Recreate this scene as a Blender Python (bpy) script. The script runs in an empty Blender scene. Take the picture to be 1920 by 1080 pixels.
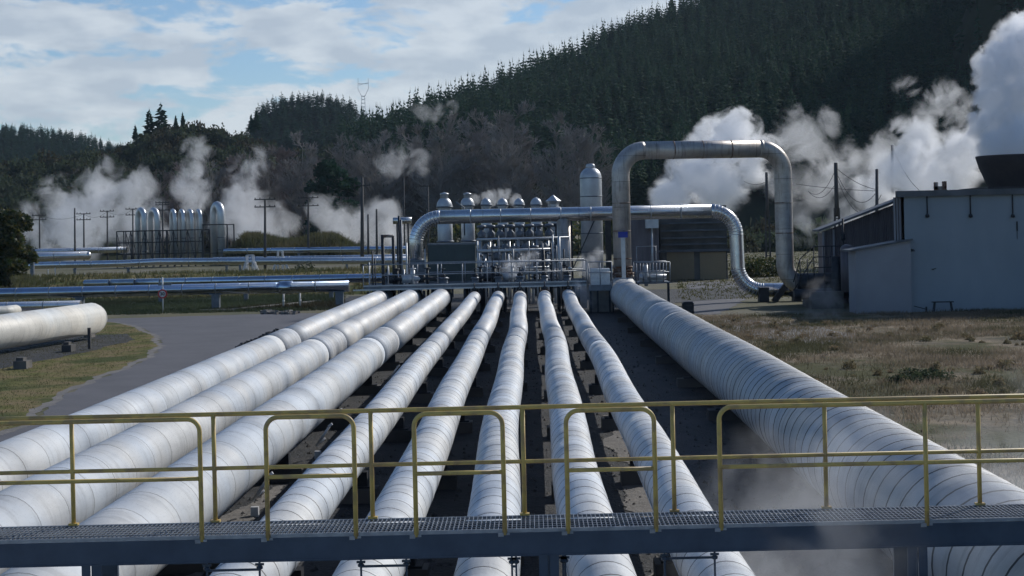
import bpy, math, random
import numpy as np
from mathutils import Vector, Matrix
R = math.radians
sc = bpy.context.scene
COL = sc.collection
# ---------------------------------------------------------------- camera, sky, sun
H = 4.9; F = 2900.0; RHO = 0.0225
cd = bpy.data.cameras.new('camera'); cam = bpy.data.objects.new('camera', cd); COL.objects.link(cam)
cam.location = (0, 0, H); cam.rotation_euler = (R(90), RHO, 0)
cd.sensor_width = 36; cd.lens = F / 1920 * 36; cd.shift_x = -35 / 1920; cd.shift_y = -112 / 1920
cd.clip_start = .1; cd.clip_end = 12000
sc.camera = cam
SUN_AZ, SUN_EL = R(44), R(33)          # azimuth from +Y towards +X
sd = bpy.data.lights.new('sun', 'SUN'); sd.energy = 3.5; sd.angle = R(.5); sd.color = (1, .96, .90)
sun = bpy.data.objects.new('sun', sd); COL.objects.link(sun)
sv = Vector((math.sin(SUN_AZ) * math.cos(SUN_EL), math.cos(SUN_AZ) * math.cos(SUN_EL), math.sin(SUN_EL)))
sun.rotation_euler = sv.to_track_quat('Z', 'Y').to_euler()
wd = bpy.data.worlds.new('World'); sc.world = wd; wd.use_nodes = True
nt = wd.node_tree; N = nt.nodes; L = nt.links; N.clear()
sky = N.new('ShaderNodeTexSky'); sky.sky_type = 'NISHITA'; sky.sun_disc = False
sky.sun_elevation = SUN_EL; sky.sun_rotation = SUN_AZ; sky.air_density = 1.0; sky.dust_density = .35; sky.ozone_density = 2.5
tc = N.new('ShaderNodeTexCoord'); sep = N.new('ShaderNodeSeparateXYZ'); L.new(tc.outputs['Generated'], sep.inputs[0])
def wm(op, a, b=None, c=None, clamp=False):
    m = N.new('ShaderNodeMath'); m.operation = op; m.use_clamp = clamp
    for i, v in enumerate((a, b, c)):
        if v is None: continue
        if isinstance(v, (int, float)): m.inputs[i].default_value = v
        else: L.new(v, m.inputs[i])
    return m.outputs[0]
az = wm('ARCTAN2', sep.outputs[0], sep.outputs[1])
el = wm('ARCSINE', sep.outputs[2])
cv = N.new('ShaderNodeCombineXYZ'); L.new(wm('MULTIPLY', az, 9.0), cv.inputs[0]); L.new(wm('MULTIPLY', el, 24.0), cv.inputs[1]); cv.inputs[2].default_value = 3.7
no = N.new('ShaderNodeTexNoise'); no.inputs['Scale'].default_value = 1.55; no.inputs['Detail'].default_value = 8; no.inputs['Roughness'].default_value = .56
no.inputs['Distortion'].default_value = .25
L.new(cv.outputs[0], no.inputs['Vector'])
n2 = N.new('ShaderNodeTexNoise'); n2.inputs['Scale'].default_value = 2.3; n2.inputs['Detail'].default_value = 5
cv2 = N.new('ShaderNodeVectorMath'); cv2.operation = 'ADD'; cv2.inputs[1].default_value = (3.1, 7.7, 0); L.new(cv.outputs[0], cv2.inputs[0]); L.new(cv2.outputs[0], n2.inputs['Vector'])
# more cloud straight ahead, clear overhead and behind
azb = wm('MULTIPLY_ADD', az, .35, .07)
thr = wm('ADD', no.outputs[0], azb)
fade = wm('SUBTRACT', thr, wm('MULTIPLY', wm('MAXIMUM', wm('SUBTRACT', el, .20), 0.0), 1.2))
msk = N.new('ShaderNodeMapRange'); msk.interpolation_type = 'SMOOTHSTEP'; msk.inputs[1].default_value = .40; msk.inputs[2].default_value = .50
L.new(fade, msk.inputs[0])
behind = wm('GREATER_THAN', sep.outputs[1], -.2)
mk = wm('MULTIPLY', wm('MULTIPLY', msk.outputs[0], behind), .86)
cr = N.new('ShaderNodeMixRGB'); cr.inputs[1].default_value = (5.2, 5.9, 6.8, 1); cr.inputs[2].default_value = (7.3, 7.9, 8.5, 1)
mr2 = N.new('ShaderNodeMapRange'); mr2.inputs[1].default_value = .38; mr2.inputs[2].default_value = .6; L.new(n2.outputs[0], mr2.inputs[0]); L.new(mr2.outputs[0], cr.inputs[0])
mx = N.new('ShaderNodeMixRGB'); L.new(mk, mx.inputs[0]); L.new(cr.outputs[0], mx.inputs[2])
tint = N.new('ShaderNodeMixRGB'); tint.blend_type = 'MULTIPLY'; tint.inputs[0].default_value = 1; tint.inputs[2].default_value = (.82, .94, 1.08, 1)
L.new(sky.outputs[0], tint.inputs[1]); L.new(tint.outputs[0], mx.inputs[1])
bg = N.new('ShaderNodeBackground'); bg.inputs['Strength'].default_value = .092
L.new(mx.outputs[0], bg.inputs[0])
wo = N.new('ShaderNodeOutputWorld'); L.new(bg.outputs[0], wo.inputs[0])
vs = sc.view_settings; vs.view_transform = 'Standard'; vs.look = 'None'; vs.exposure = 0; vs.gamma = 1
cy = sc.cycles; cy.use_denoising = True; cy.max_bounces = 12; cy.volume_bounces = 10; cy.transparent_max_bounces = 16
cy.volume_step_rate = 1.0; cy.volume_max_steps = 160; cy.use_adaptive_sampling = True; cy.adaptive_threshold = .03
cy.sample_clamp_indirect = 6

# ---------------------------------------------------------------- helpers
rnd = random.Random(7)
CR, SR = math.cos(RHO), math.sin(RHO)
def P(u, v, Y):            # a point of the place at distance Y seen at u, v of the photograph
    a = (u - 995) / F; b = (428 - v) / F
    return Vector((Y * (a * CR + b * SR), Y, H + Y * (-a * SR + b * CR)))
def G(u, v, z=0.0):
    a = (u - 995) / F; b = (428 - v) / F
    return P(u, v, (z - H) / (-a * SR + b * CR))

class MB:
    def __init__(s): s.v = []; s.f = []; s.sm = []
    def add(s, vs, fs, smooth=False):
        o = len(s.v); s.v += [Vector(p) for p in vs]
        for f in fs: s.f.append(tuple(i + o for i in f)); s.sm.append(smooth)
        return s
    def box(s, c, d, rz=0, rx=0, ry=0):
        M = Matrix.Rotation(rz, 3, 'Z') @ Matrix.Rotation(ry, 3, 'Y') @ Matrix.Rotation(rx, 3, 'X'); c = Vector(c)
        vs = [c + M @ Vector((x * d[0] / 2, y * d[1] / 2, z * d[2] / 2)) for x in (-1, 1) for y in (-1, 1) for z in (-1, 1)]
        return s.add(vs, [(0, 1, 3, 2), (4, 6, 7, 5), (0, 4, 5, 1), (2, 3, 7, 6), (0, 2, 6, 4), (1, 5, 7, 3)])
    def bx(s, x0, x1, y0, y1, z0, z1): return s.box(((x0 + x1) / 2, (y0 + y1) / 2, (z0 + z1) / 2), (abs(x1 - x0), abs(y1 - y0), abs(z1 - z0)))
    def bar(s, a, b, w, h=None):
        a = Vector(a); b = Vector(b); h = h or w; d = b - a; q = d.to_track_quat('Z', 'Y').to_matrix()
        vs = [p + q @ Vector((x * w / 2, y * h / 2, 0)) for p in (a, b) for x, y in ((-1, -1), (1, -1), (1, 1), (-1, 1))]
        return s.add(vs, [(3, 2, 1, 0), (4, 5, 6, 7), (0, 1, 5, 4), (1, 2, 6, 5), (2, 3, 7, 6), (3, 0, 4, 7)])
    def tube(s, pts, r, n=14, caps=True, smooth=True):
        pts = [Vector(p) for p in pts]; m = len(pts)
        rr = r if isinstance(r, (list, tuple)) else [r] * m
        up = Vector((0, 0, 1)); t0 = (pts[1] - pts[0]).normalized()
        if abs(t0.z) > .9: up = Vector((0, 1, 0))
        nrm = (up - t0 * up.dot(t0)).normalized(); vs = []
        for i, p in enumerate(pts):
            t = ((pts[min(i + 1, m - 1)] - pts[max(i - 1, 0)])).normalized()
            nrm = (nrm - t * nrm.dot(t)).normalized(); bn = t.cross(nrm)
            for k in range(n):
                a = 2 * math.pi * k / n; vs.append(p + (nrm * math.cos(a) + bn * math.sin(a)) * rr[i])
        fs = [(i * n + k, i * n + (k + 1) % n, (i + 1) * n + (k + 1) % n, (i + 1) * n + k) for i in range(m - 1) for k in range(n)]
        s.add(vs, fs, smooth)
        if caps:
            o = len(s.v) - m * n
            s.f.append(tuple(o + k for k in range(n))[::-1]); s.sm.append(False)
            s.f.append(tuple(o + (m - 1) * n + k for k in range(n))); s.sm.append(False)
        return s
    def lathe(s, c, prof, n=20, smooth=True):   # prof: (r, z)
        c = Vector(c); vs = []
        for r, z in prof:
            for k in range(n):
                a = 2 * math.pi * k / n; vs.append(c + Vector((r * math.cos(a), r * math.sin(a), z)))
        m = len(prof)
        fs = [(i * n + k, i * n + (k + 1) % n, (i + 1) * n + (k + 1) % n, (i + 1) * n + k) for i in range(m - 1) for k in range(n)]
        s.add(vs, fs, smooth)
        o = len(s.v) - m * n
        s.f.append(tuple(o + k for k in range(n))[::-1]); s.sm.append(False)
        s.f.append(tuple(o + (m - 1) * n + k for k in range(n))); s.sm.append(False)
        return s
    def prism(s, poly, z0, z1):
        n = len(poly)
        s.add([(x, y, z0) for x, y in poly] + [(x, y, z1) for x, y in poly],
              [tuple(range(n))[::-1], tuple(range(n, 2 * n))] + [(i, (i + 1) % n, n + (i + 1) % n, n + i) for i in range(n)])
        return s
    def build(s, name, m, parent=None, loc=None):
        if parent is not None: o0 = parent['_org'] if '_org' in parent else (0, 0, 0); o0 = Vector(o0)
        elif loc is not None: o0 = Vector(loc)
        else:
            xs = [p.x for p in s.v]; ys = [p.y for p in s.v]; zs = [p.z for p in s.v]
            o0 = Vector(((min(xs) + max(xs)) / 2, (min(ys) + max(ys)) / 2, min(zs)))
        me = bpy.data.meshes.new(name); me.from_pydata([tuple(p - o0) for p in s.v], [], s.f)
        me.polygons.foreach_set('use_smooth', s.sm); me.materials.append(m)
        ob = bpy.data.objects.new(name, me); COL.objects.link(ob)
        if parent is not None: ob.parent = parent
        else: ob.location = o0
        ob['_org'] = tuple(o0)
        return ob
def tag(o, label=None, cat=None, group=None, kind=None):
    if label: o['label'] = label
    if cat: o['category'] = cat
    if group: o['group'] = group
    if kind: o['kind'] = kind
    return o
def thing(name, label, cat, loc, group=None):
    o = bpy.data.objects.new(name, None); COL.objects.link(o); o.location = loc; o['_org'] = tuple(loc); o.empty_display_size = .2
    return tag(o, label, cat, group)
def dup(root, loc, label=None, rz=None, scale=None):
    def cp(o, par):
        c = o.copy(); COL.objects.link(c)
        if par is not None: c.parent = par
        for ch in list(o.children): cp(ch, c)
        return c
    r = cp(root, None); r.location = loc
    if rz is not None: r.rotation_euler = (0, 0, rz)
    if scale is not None: r.scale = (scale[0], scale[0], scale[1])
    if label: r['label'] = label
    return r
def npmesh(name, V, Fc, m, smooth=False):
    V = np.asarray(V, np.float32); Fc = np.asarray(Fc, np.int32); k = Fc.shape[1]
    me = bpy.data.meshes.new(name); me.vertices.add(len(V)); me.vertices.foreach_set('co', V.ravel())
    me.loops.add(Fc.size); me.loops.foreach_set('vertex_index', Fc.ravel())
    me.polygons.add(len(Fc)); me.polygons.foreach_set('loop_start', np.arange(0, Fc.size, k, dtype=np.int32))
    me.polygons.foreach_set('use_smooth', np.full(len(Fc), smooth)); me.update(calc_edges=True); me.materials.append(m)
    ob = bpy.data.objects.new(name, me); COL.objects.link(ob)
    return ob
def fbm(x, y, sc_=1.0, oct_=4, seed=0):
    rs = np.random.RandomState(seed); out = 0; amp = 1; tot = 0
    for o in range(oct_):
        for k in range(3):
            a = rs.uniform(0, 6.28); p1, p2 = rs.uniform(0, 6.28, 2); f = (2 ** o) / sc_ * rs.uniform(.8, 1.25)
            out = out + amp * np.sin((x * math.cos(a) + y * math.sin(a)) * f + p1) * np.cos((x * math.sin(a) * .7 - y * math.cos(a)) * f + p2) / 3
        tot += amp; amp *= .5
    return out / tot

# ---------------------------------------------------------------- materials
def mat(name, c1, c2=None, rough=.6, metal=0.0, scale=2.0, detail=5, bump=0.0, lo=.35, hi=.65, c3=None, c3s=.4, stretch=None, spec=.5, rough2=None, bscale=None):
    m = bpy.data.materials.new(name); m.use_nodes = True; t = m.node_tree; n = t.nodes; l = t.links
    b = n['Principled BSDF']; b.inputs['Roughness'].default_value = rough; b.inputs['Metallic'].default_value = metal
    b.inputs['Specular IOR Level'].default_value = spec
    c2 = c2 or tuple(x * .8 for x in c1)
    g = n.new('ShaderNodeNewGeometry'); mp = n.new('ShaderNodeMapping'); l.new(g.outputs['Position'], mp.inputs[0])
    if stretch: mp.inputs['Scale'].default_value = stretch
    x = n.new('ShaderNodeTexNoise'); x.inputs['Scale'].default_value = scale; x.inputs['Detail'].default_value = detail; x.inputs['Roughness'].default_value = .6
    l.new(mp.outputs[0], x.inputs['Vector'])
    r = n.new('ShaderNodeMapRange'); r.inputs[1].default_value = lo; r.inputs[2].default_value = hi; l.new(x.outputs[0], r.inputs[0])
    mx = n.new('ShaderNodeMixRGB'); mx.inputs[1].default_value = (*c1, 1); mx.inputs[2].default_value = (*c2, 1); l.new(r.outputs[0], mx.inputs[0])
    out = mx.outputs[0]
    if c3:
        y = n.new('ShaderNodeTexNoise'); y.inputs['Scale'].default_value = scale * c3s; y.inputs['Detail'].default_value = 4
        ad = n.new('ShaderNodeVectorMath'); ad.operation = 'ADD'; ad.inputs[1].default_value = (17.3, 5.1, 2.2); l.new(mp.outputs[0], ad.inputs[0]); l.new(ad.outputs[0], y.inputs['Vector'])
        r2 = n.new('ShaderNodeMapRange'); r2.inputs[1].default_value = .48; r2.inputs[2].default_value = .6; l.new(y.outputs[0], r2.inputs[0])
        m2 = n.new('ShaderNodeMixRGB'); l.new(r2.outputs[0], m2.inputs[0]); l.new(out, m2.inputs[1]); m2.inputs[2].default_value = (*c3, 1); out = m2.outputs[0]
    l.new(out, b.inputs['Base Color'])
    if rough2 is not None:
        r3 = n.new('ShaderNodeMapRange'); r3.inputs[1].default_value = .3; r3.inputs[2].default_value = .7; r3.inputs[3].default_value = rough; r3.inputs[4].default_value = rough2
        l.new(x.outputs[0], r3.inputs[0]); l.new(r3.outputs[0], b.inputs['Roughness'])
    if bump:
        z = x
        if bscale:
            z = n.new('ShaderNodeTexNoise'); z.inputs['Scale'].default_value = bscale; z.inputs['Detail'].default_value = 6; l.new(mp.outputs[0], z.inputs['Vector'])
        bp = n.new('ShaderNodeBump'); bp.inputs['Strength'].default_value = 1; bp.inputs['Distance'].default_value = bump
        l.new(z.outputs[0], bp.inputs['Height']); l.new(bp.outputs[0], b.inputs['Normal'])
    return m
def clad(name, base, metal, rough, step, dark=.45, lw=.03, dirt=.25, warp=.0, axis=1, phase=0.0, bumpy=1.0):
    """sheet-metal cladding: lap seams at regular steps along the pipe, streaks, dents"""
    m = bpy.data.materials.new(name); m.use_nodes = True; t = m.node_tree; n = t.nodes; l = t.links; b = n['Principled BSDF']
    def mm(op, a, bb=None, clamp=False):
        q = n.new('ShaderNodeMath'); q.operation = op; q.use_clamp = clamp
        for i, v in enumerate((a, bb)):
            if v is None: continue
            if isinstance(v, (int, float)): q.inputs[i].default_value = v
            else: l.new(v, q.inputs[i])
        return q.outputs[0]
    g = n.new('ShaderNodeNewGeometry'); s = n.new('ShaderNodeSeparateXYZ'); l.new(g.outputs['Position'], s.inputs[0])
    w1 = n.new('ShaderNodeTexNoise'); w1.inputs['Scale'].default_value = .35; w1.inputs['Detail'].default_value = 2; l.new(g.outputs['Position'], w1.inputs['Vector'])
    yy = mm('ADD', s.outputs[axis], mm('MULTIPLY', w1.outputs[0], warp)); yy = mm('ADD', yy, phase)
    fr = mm('FRACT', mm('DIVIDE', yy, step)); sid = mm('FLOOR', mm('DIVIDE', yy, step))
    line = mm('LESS_THAN', fr, lw / step)
    # each sheet a slightly different tone
    wn = n.new('ShaderNodeTexWhiteNoise'); wn.noise_dimensions = '2D'; cx = n.new('ShaderNodeCombineXYZ'); l.new(sid, cx.inputs[0])
    oi = n.new('ShaderNodeObjectInfo'); l.new(oi.outputs['Random'], cx.inputs[1]); l.new(cx.outputs[0], wn.inputs['Vector'])
    mp = n.new('ShaderNodeMapping'); mp.inputs['Scale'].default_value = (1.6, .5, 1.6) if axis == 1 else (.5, 1.6, 1.6); l.new(g.outputs['Position'], mp.inputs[0])
    x = n.new('ShaderNodeTexNoise'); x.inputs['Scale'].default_value = 2.2; x.inputs['Detail'].default_value = 7; x.inputs['Roughness'].default_value = .65; l.new(mp.outputs[0], x.inputs['Vector'])
    tone = mm('ADD', mm('MULTIPLY', wn.outputs[0], .16), mm('MULTIPLY', x.outputs[0], dirt * 2.2))
    tone = mm('SUBTRACT', 1.08 + dirt, tone)
    mp2 = n.new('ShaderNodeMapping'); mp2.inputs['Scale'].default_value = (.8, 5.0, .8) if axis == 1 else (5.0, .8, .8); l.new(g.outputs['Position'], mp2.inputs[0])
    x2 = n.new('ShaderNodeTexNoise'); x2.inputs['Scale'].default_value = 1.4; x2.inputs['Detail'].default_value = 5; l.new(mp2.outputs[0], x2.inputs['Vector'])
    rg = n.new('ShaderNodeMapRange'); rg.inputs[1].default_value = .52; rg.inputs[2].default_value = .68; rg.inputs[3].default_value = 1.0; rg.inputs[4].default_value = 1 - dirt * 1.1; l.new(x2.outputs[0], rg.inputs[0]); tone = mm('MULTIPLY', tone, rg.outputs[0])
    tone = mm('MULTIPLY', tone, mm('SUBTRACT', 1.0, mm('MULTIPLY', line, 1 - dark)))
    vm = n.new('ShaderNodeVectorMath'); vm.operation = 'SCALE'; vm.inputs[0].default_value = base; l.new(tone, vm.inputs['Scale'])
    x3 = n.new('ShaderNodeTexNoise'); x3.inputs['Scale'].default_value = .55; x3.inputs['Detail'].default_value = 3; l.new(g.outputs['Position'], x3.inputs['Vector'])
    r4 = n.new('ShaderNodeMapRange'); r4.inputs[1].default_value = .4; r4.inputs[2].default_value = .62; l.new(x3.outputs[0], r4.inputs[0])
    t4 = n.new('ShaderNodeMixRGB'); t4.inputs[1].default_value = (1.03, 1.0, .95, 1); t4.inputs[2].default_value = (.95, .99, 1.03, 1); l.new(r4.outputs[0], t4.inputs[0])
    m4 = n.new('ShaderNodeMixRGB'); m4.blend_type = 'MULTIPLY'; m4.inputs[0].default_value = 1; l.new(vm.outputs[0], m4.inputs[1]); l.new(t4.outputs[0], m4.inputs[2])
    l.new(m4.outputs[0], b.inputs['Base Color'])
    b.inputs['Metallic'].default_value = metal
    l.new(mm('ADD', rough - .1, mm('MULTIPLY', x.outputs[0], .2)), b.inputs['Roughness'])
    hgt = mm('ADD', mm('MULTIPLY', fr, .008 * bumpy), mm('MULTIPLY', x.outputs[0], .016 * bumpy))
    bp = n.new('ShaderNodeBump'); bp.inputs['Strength'].default_value = .8; bp.inputs['Distance'].default_value = 1.0
    l.new(hgt, bp.inputs['Height']); l.new(bp.outputs[0], b.inputs['Normal'])
    return m
M = {}
M['clad_small'] = clad('aluminium_cladding', (.58, .60, .62), .05, .66, .6, .22, .034, .14)
M['clad_big'] = clad('smooth_cladding', (.58, .60, .62), .03, .68, 1.2, .5, .026, .14)
M['clad_dark'] = clad('weathered_cladding', (.46, .47, .48), .08, .62, .6, .12, .046, .2)
M['clad_grey'] = clad('dull_grey_cladding', (.44, .46, .49), .06, .64, .6, .3, .03, .14)
M['clad_pale'] = clad('painted_cladding', (.56, .565, .57), .05, .55, 3.0, .7, .05, .16)
M['clad_blue'] = clad('polished_cladding', (.40, .46, .56), 1.0, .15, 2.4, .9, .06, .04, axis=0, bumpy=.1)  # silver metal; blue of the reflected sky tinted into the base colour
M['clad_far'] = clad('silver_cladding', (.56, .57, .60), .9, .24, 3.0, .75, .06, .08, axis=0, bumpy=.2)
M['clad_cream'] = clad('cream_cladding', (.58, .575, .55), .05, .55, 1.0, .8, .02, .16)
M['clad_loop'] = clad('brownish_cladding', (.42, .39, .37), .5, .45, 1.5, .5, .03, .3, axis=2)
M['clad_loop_h'] = clad('brownish_cladding_level', (.42, .39, .37), .5, .45, 1.5, .5, .03, .3, axis=0)
M['vessel'] = mat('vessel_metal', (.54, .56, .58), (.40, .42, .45), .42, .4, 1.5, 5, .008)
M['hairpin'] = mat('hairpin_metal', (.62, .64, .66), (.50, .53, .56), .38, .55, .8, 5, .004)
M['ochre'] = mat('ochre_paint', (.60, .43, .13), (.52, .38, .12), .5, 0, 9, 5, .0006, c3=(.40, .28, .12), c3s=.6, spec=.35)
M['steel'] = mat('galvanised_steel', (.17, .19, .22), (.11, .13, .155), .5, .4, 4, 5)
M['beam'] = mat('blue_grey_steel', (.060, .085, .125), (.04, .058, .09), .5, .25, 3, 6)
M['grate'] = mat('grating_steel', (.34, .36, .39), (.22, .24, .27), .45, .6, 6, 4)
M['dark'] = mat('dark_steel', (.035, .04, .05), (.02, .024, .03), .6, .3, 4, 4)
M['rust'] = mat('rusty_steel', (.16, .07, .035), (.09, .06, .05), .75, .1, 5, 6, c3=(.28, .25, .22))
M['concrete'] = mat('concrete', (.30, .29, .27), (.19, .185, .175), .85, 0, 3, 6, .01)
M['white'] = mat('white_paint', (.66, .67, .68), (.5, .51, .53), .5, 0, 5, 4)
M['asphalt'] = mat('asphalt', (.112, .110, .119), (.078, .078, .086), .8, 0, .5, 9, .01, lo=.3, hi=.7, bscale=30)
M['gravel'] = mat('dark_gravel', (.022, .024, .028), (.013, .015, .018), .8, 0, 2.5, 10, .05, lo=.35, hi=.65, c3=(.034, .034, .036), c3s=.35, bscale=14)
M['earth'] = mat('pale_gravel', (.20, .185, .17), (.12, .115, .11), .9, 0, 1.5, 10, .04, bscale=12)
M['plain'] = mat('rough_grassland', (.12, .105, .05), (.065, .07, .03), .95, 0, .25, 10, .08, c3=(.13, .12, .085), c3s=.35, bscale=5)
M['field'] = mat('dry_grass_field', (.27, .215, .15), (.10, .09, .065), .95, 0, .6, 12, .10, lo=.38, hi=.62, c3=(.075, .075, .035), c3s=.4, bscale=6, spec=.1)
M['verge'] = mat('green_verge', (.13, .13, .045), (.20, .155, .085), .95, 0, .7, 12, .06, lo=.4, hi=.6, c3=(.07, .085, .03), c3s=.5, bscale=10, spec=.1)
M['wood'] = mat('weathered_pole', (.09, .085, .085), (.05, .05, .05), .85, 0, 3, 5, stretch=(6, 6, .6))
M['pine'] = mat('pine_needles', (.036, .088, .050), (.022, .056, .036), .8, 0, .08, 4, spec=.15)
M['pine_pale'] = mat('pale_pine_needles', (.055, .105, .050), (.032, .068, .038), .8, 0, .15, 4, spec=.15)  # slightly lighter needle tone, mixed in among the darker one
M['scrub'] = mat('scrub_leaves', (.065, .085, .048), (.040, .056, .036), .85, 0, .12, 6, spec=.15, c3=(.055, .050, .032), c3s=.6)
M['twig'] = mat('bare_twigs', (.38, .36, .345), (.28, .265, .255), .9, 0, .1, 4, spec=.1)
M['twig_red'] = mat('reddish_twigs', (.34, .28, .26), (.25, .21, .2), .9, 0, .1, 4, spec=.1)
M['weed'] = mat('weed_leaves', (.17, .16, .09), (.24, .18, .12), .9, 0, .4, 4, spec=.1)
M['bark'] = mat('bark', (.09, .075, .065), (.05, .045, .04), .9, 0, 3, 5)
M['leaf'] = mat('broad_leaves', (.045, .070, .022), (.020, .036, .016), .6, 0, 1.2, 4, c3=(.11, .10, .03), c3s=1.4, spec=.3)
M['hill'] = mat('hillside_ground', (.035, .04, .022), (.022, .026, .016), .95, 0, .05, 8, spec=.05)
M['straw'] = mat('dry_grass_blades', (.27, .22, .165), (.15, .125, .09), .9, 0, .5, 6, c3=(.085, .085, .05), c3s=.5, spec=.1)
M['reed'] = mat('tussock_blades', (.075, .085, .04), (.12, .11, .06), .9, 0, .2, 5, spec=.1)
M['wallblue'] = mat('painted_block_wall', (.25, .29, .33), (.21, .25, .285), .8, 0, .35, 8, .004, stretch=(1, 1, .4))
M['walllean'] = mat('rendered_wall', (.27, .275, .30), (.22, .225, .25), .8, 0, .4, 8)
M['corr'] = mat('corrugated_iron', (.15, .135, .15), (.10, .09, .10), .6, .2, 1.2, 6, stretch=(3, 3, .3))
M['roof'] = mat('roof_iron', (.12, .13, .15), (.07, .08, .09), .6, .3, 1, 5)
M['wood_stack'] = mat('dark_timber', (.04, .03, .03), (.022, .018, .02), .7, 0, 1.5, 5)
M['cab'] = mat('dark_green_panel', (.035, .06, .065), (.028, .048, .055), .5, 0, 2, 4)
M['darkwall'] = mat('dark_concrete', (.10, .095, .09), (.055, .055, .055), .85, 0, .8, 8, c3=(.14, .13, .12))  # dark concrete tone with paler patches
M['tan'] = mat('tan_roller_door', (.27, .21, .13), (.22, .175, .115), .8, 0, .6, 6)
M['signblue'] = mat('blue_sign_face', (.01, .03, .30), (.01, .03, .26), .5)
M['signred'] = mat('red_sign_face', (.45, .02, .03), None, .5)
M['black'] = mat('black_paint', (.01, .01, .01), None, .5)

for k_, w_ in (('pine', .32), ('pine_pale', .32), ('scrub', .4), ('leaf', .4), ('straw', .5), ('reed', .5), ('twig', .3), ('twig_red', .3), ('weed', .5)):   # thin leaves let light through
    t_ = M[k_].node_tree; pb = t_.nodes['Principled BSDF']; tr_ = t_.nodes.new('ShaderNodeBsdfTranslucent'); ms = t_.nodes.new('ShaderNodeMixShader'); ms.inputs[0].default_value = w_
    t_.links.new(pb.inputs['Base Color'].links[0].from_socket, tr_.inputs['Color']); t_.links.new(pb.outputs[0], ms.inputs[1]); t_.links.new(tr_.outputs[0], ms.inputs[2]); t_.links.new(ms.outputs[0], t_.nodes['Material Output'].inputs['Surface'])
# ---------------------------------------------------------------- ground
def sheet(name, pts, z, m, kind='structure', sub=False):
    out = []; rq = random.Random(len(pts))
    for i in range(len(pts)):
        a, c = Vector((pts[i][0], pts[i][1], 0)), Vector((pts[(i + 1) % len(pts)][0], pts[(i + 1) % len(pts)][1], 0)); L_ = (c - a).length; k = max(1, min(160, int(L_ / .35)))
        nn = Vector((-(c - a).y, (c - a).x, 0)) / max(L_, 1e-6)
        for j in range(k): q = a.lerp(c, j / k); out.append(tuple(q + nn * (.10 * math.sin(q.x * 1.7 + q.y * 1.3) + .06 * math.sin(q.x * 4.1 - q.y * 3.3) + rq.uniform(-.05, .05))))
    pts = out
    b = MB(); b.add([(p[0], p[1], z) for p in pts], [tuple(range(len(pts)))])
    o = b.build(name, m, loc=(0, 0, 0)); tag(o, kind=kind); return o
def gpoly(uv): return [tuple(G(u, v))[:2] for u, v in uv]
def smooth_poly(pts, n=6):
    out = []; k = len(pts)
    for i in range(k):
        p0, p1, p2, p3 = [Vector(pts[(i + j) % k]) for j in (-1, 0, 1, 2)]
        for t in range(n):
            t /= n
            out.append(tuple(.5 * ((2 * p1) + (p2 - p0) * t + (2 * p0 - 5 * p1 + 4 * p2 - p3) * t * t + (3 * p1 - p0 - 3 * p2 + p3) * t ** 3)))
    return out
b = MB(); b.add([(-5000, -200, 0), (5000, -200, 0), (5000, 9000, 0), (-5000, 9000, 0)], [(0, 1, 2, 3)])
tag(b.build('ground', M['plain'], loc=(0, 0, 0)), kind='structure')
# road: runs past the left pipes and bends away behind them
road = [(-14.2, -10), (-9.9, -10), (-9.9, 30), (-9.9, 48), (-9.9, 62), (-9.9, 78), (-9.9, 94), (-16, 95), (-26, 93.5), (-70, 90), (-70, 83.5)]
p_in = [G(u, v) for u, v in ((215, 604), (262, 614), (296, 632), (302, 648), (285, 668), (240, 690), (180, 712), (120, 740), (80, 770), (48, 800))]
road += [(-40, 84.5), (-30, 85)] + [(p.x, p.y) for p in p_in] + [(-14.0, 30)]
sheet('road', road, .010, M['asphalt'])
verge = [(-60, 20), (-14.5, 20)] + [(p.x - .25, p.y) for p in p_in[::-1]] + [(-30, 83.5), (-60, 82.5)]
sheet('verge', verge, .016, M['verge'])
shd = [(-60, 20), (-14.3, 20)] + [(p.x + .05, p.y + .02) for p in p_in[::-1]] + [(-30, 83.6), (-60, 82.6)]
sheet('shoulder', shd, .013, M['earth'])
sheet('shade_patch', [(-40, 40), (-21.5, 52), (-19.2, 66), (-19.0, 74), (-20.5, 78), (-24, 78), (-27, 66), (-40, 55)], .020, M['gravel'])  # dark gravel sheet painting in the shade under the cream pipe
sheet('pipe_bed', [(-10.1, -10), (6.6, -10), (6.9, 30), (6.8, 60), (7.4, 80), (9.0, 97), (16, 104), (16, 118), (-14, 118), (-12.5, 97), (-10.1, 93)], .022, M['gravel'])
sheet('field', [(6.5, -10), (70, -10), (90, 82.5), (22, 82.5), (12, 82), (8.4, 84), (7.2, 76), (6.6, 60), (6.7, 30)], .006, M['field'])
sheet('track', smooth_poly(gpoly([(1330, 600), (1500, 606), (1560, 620), (1640, 632), (1590, 645), (1480, 640), (1380, 622)]), 5), .014, M['earth'])
sheet('yard', smooth_poly(gpoly([(1290, 532), (1370, 528), (1420, 540), (1400, 560), (1340, 590), (1285, 580), (1300, 555)]), 5), .014, M['asphalt'])
sheet('far_road', [(-200, 150), (-10, 168), (-10, 176), (-200, 160)], .012, M['earth'])

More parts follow.
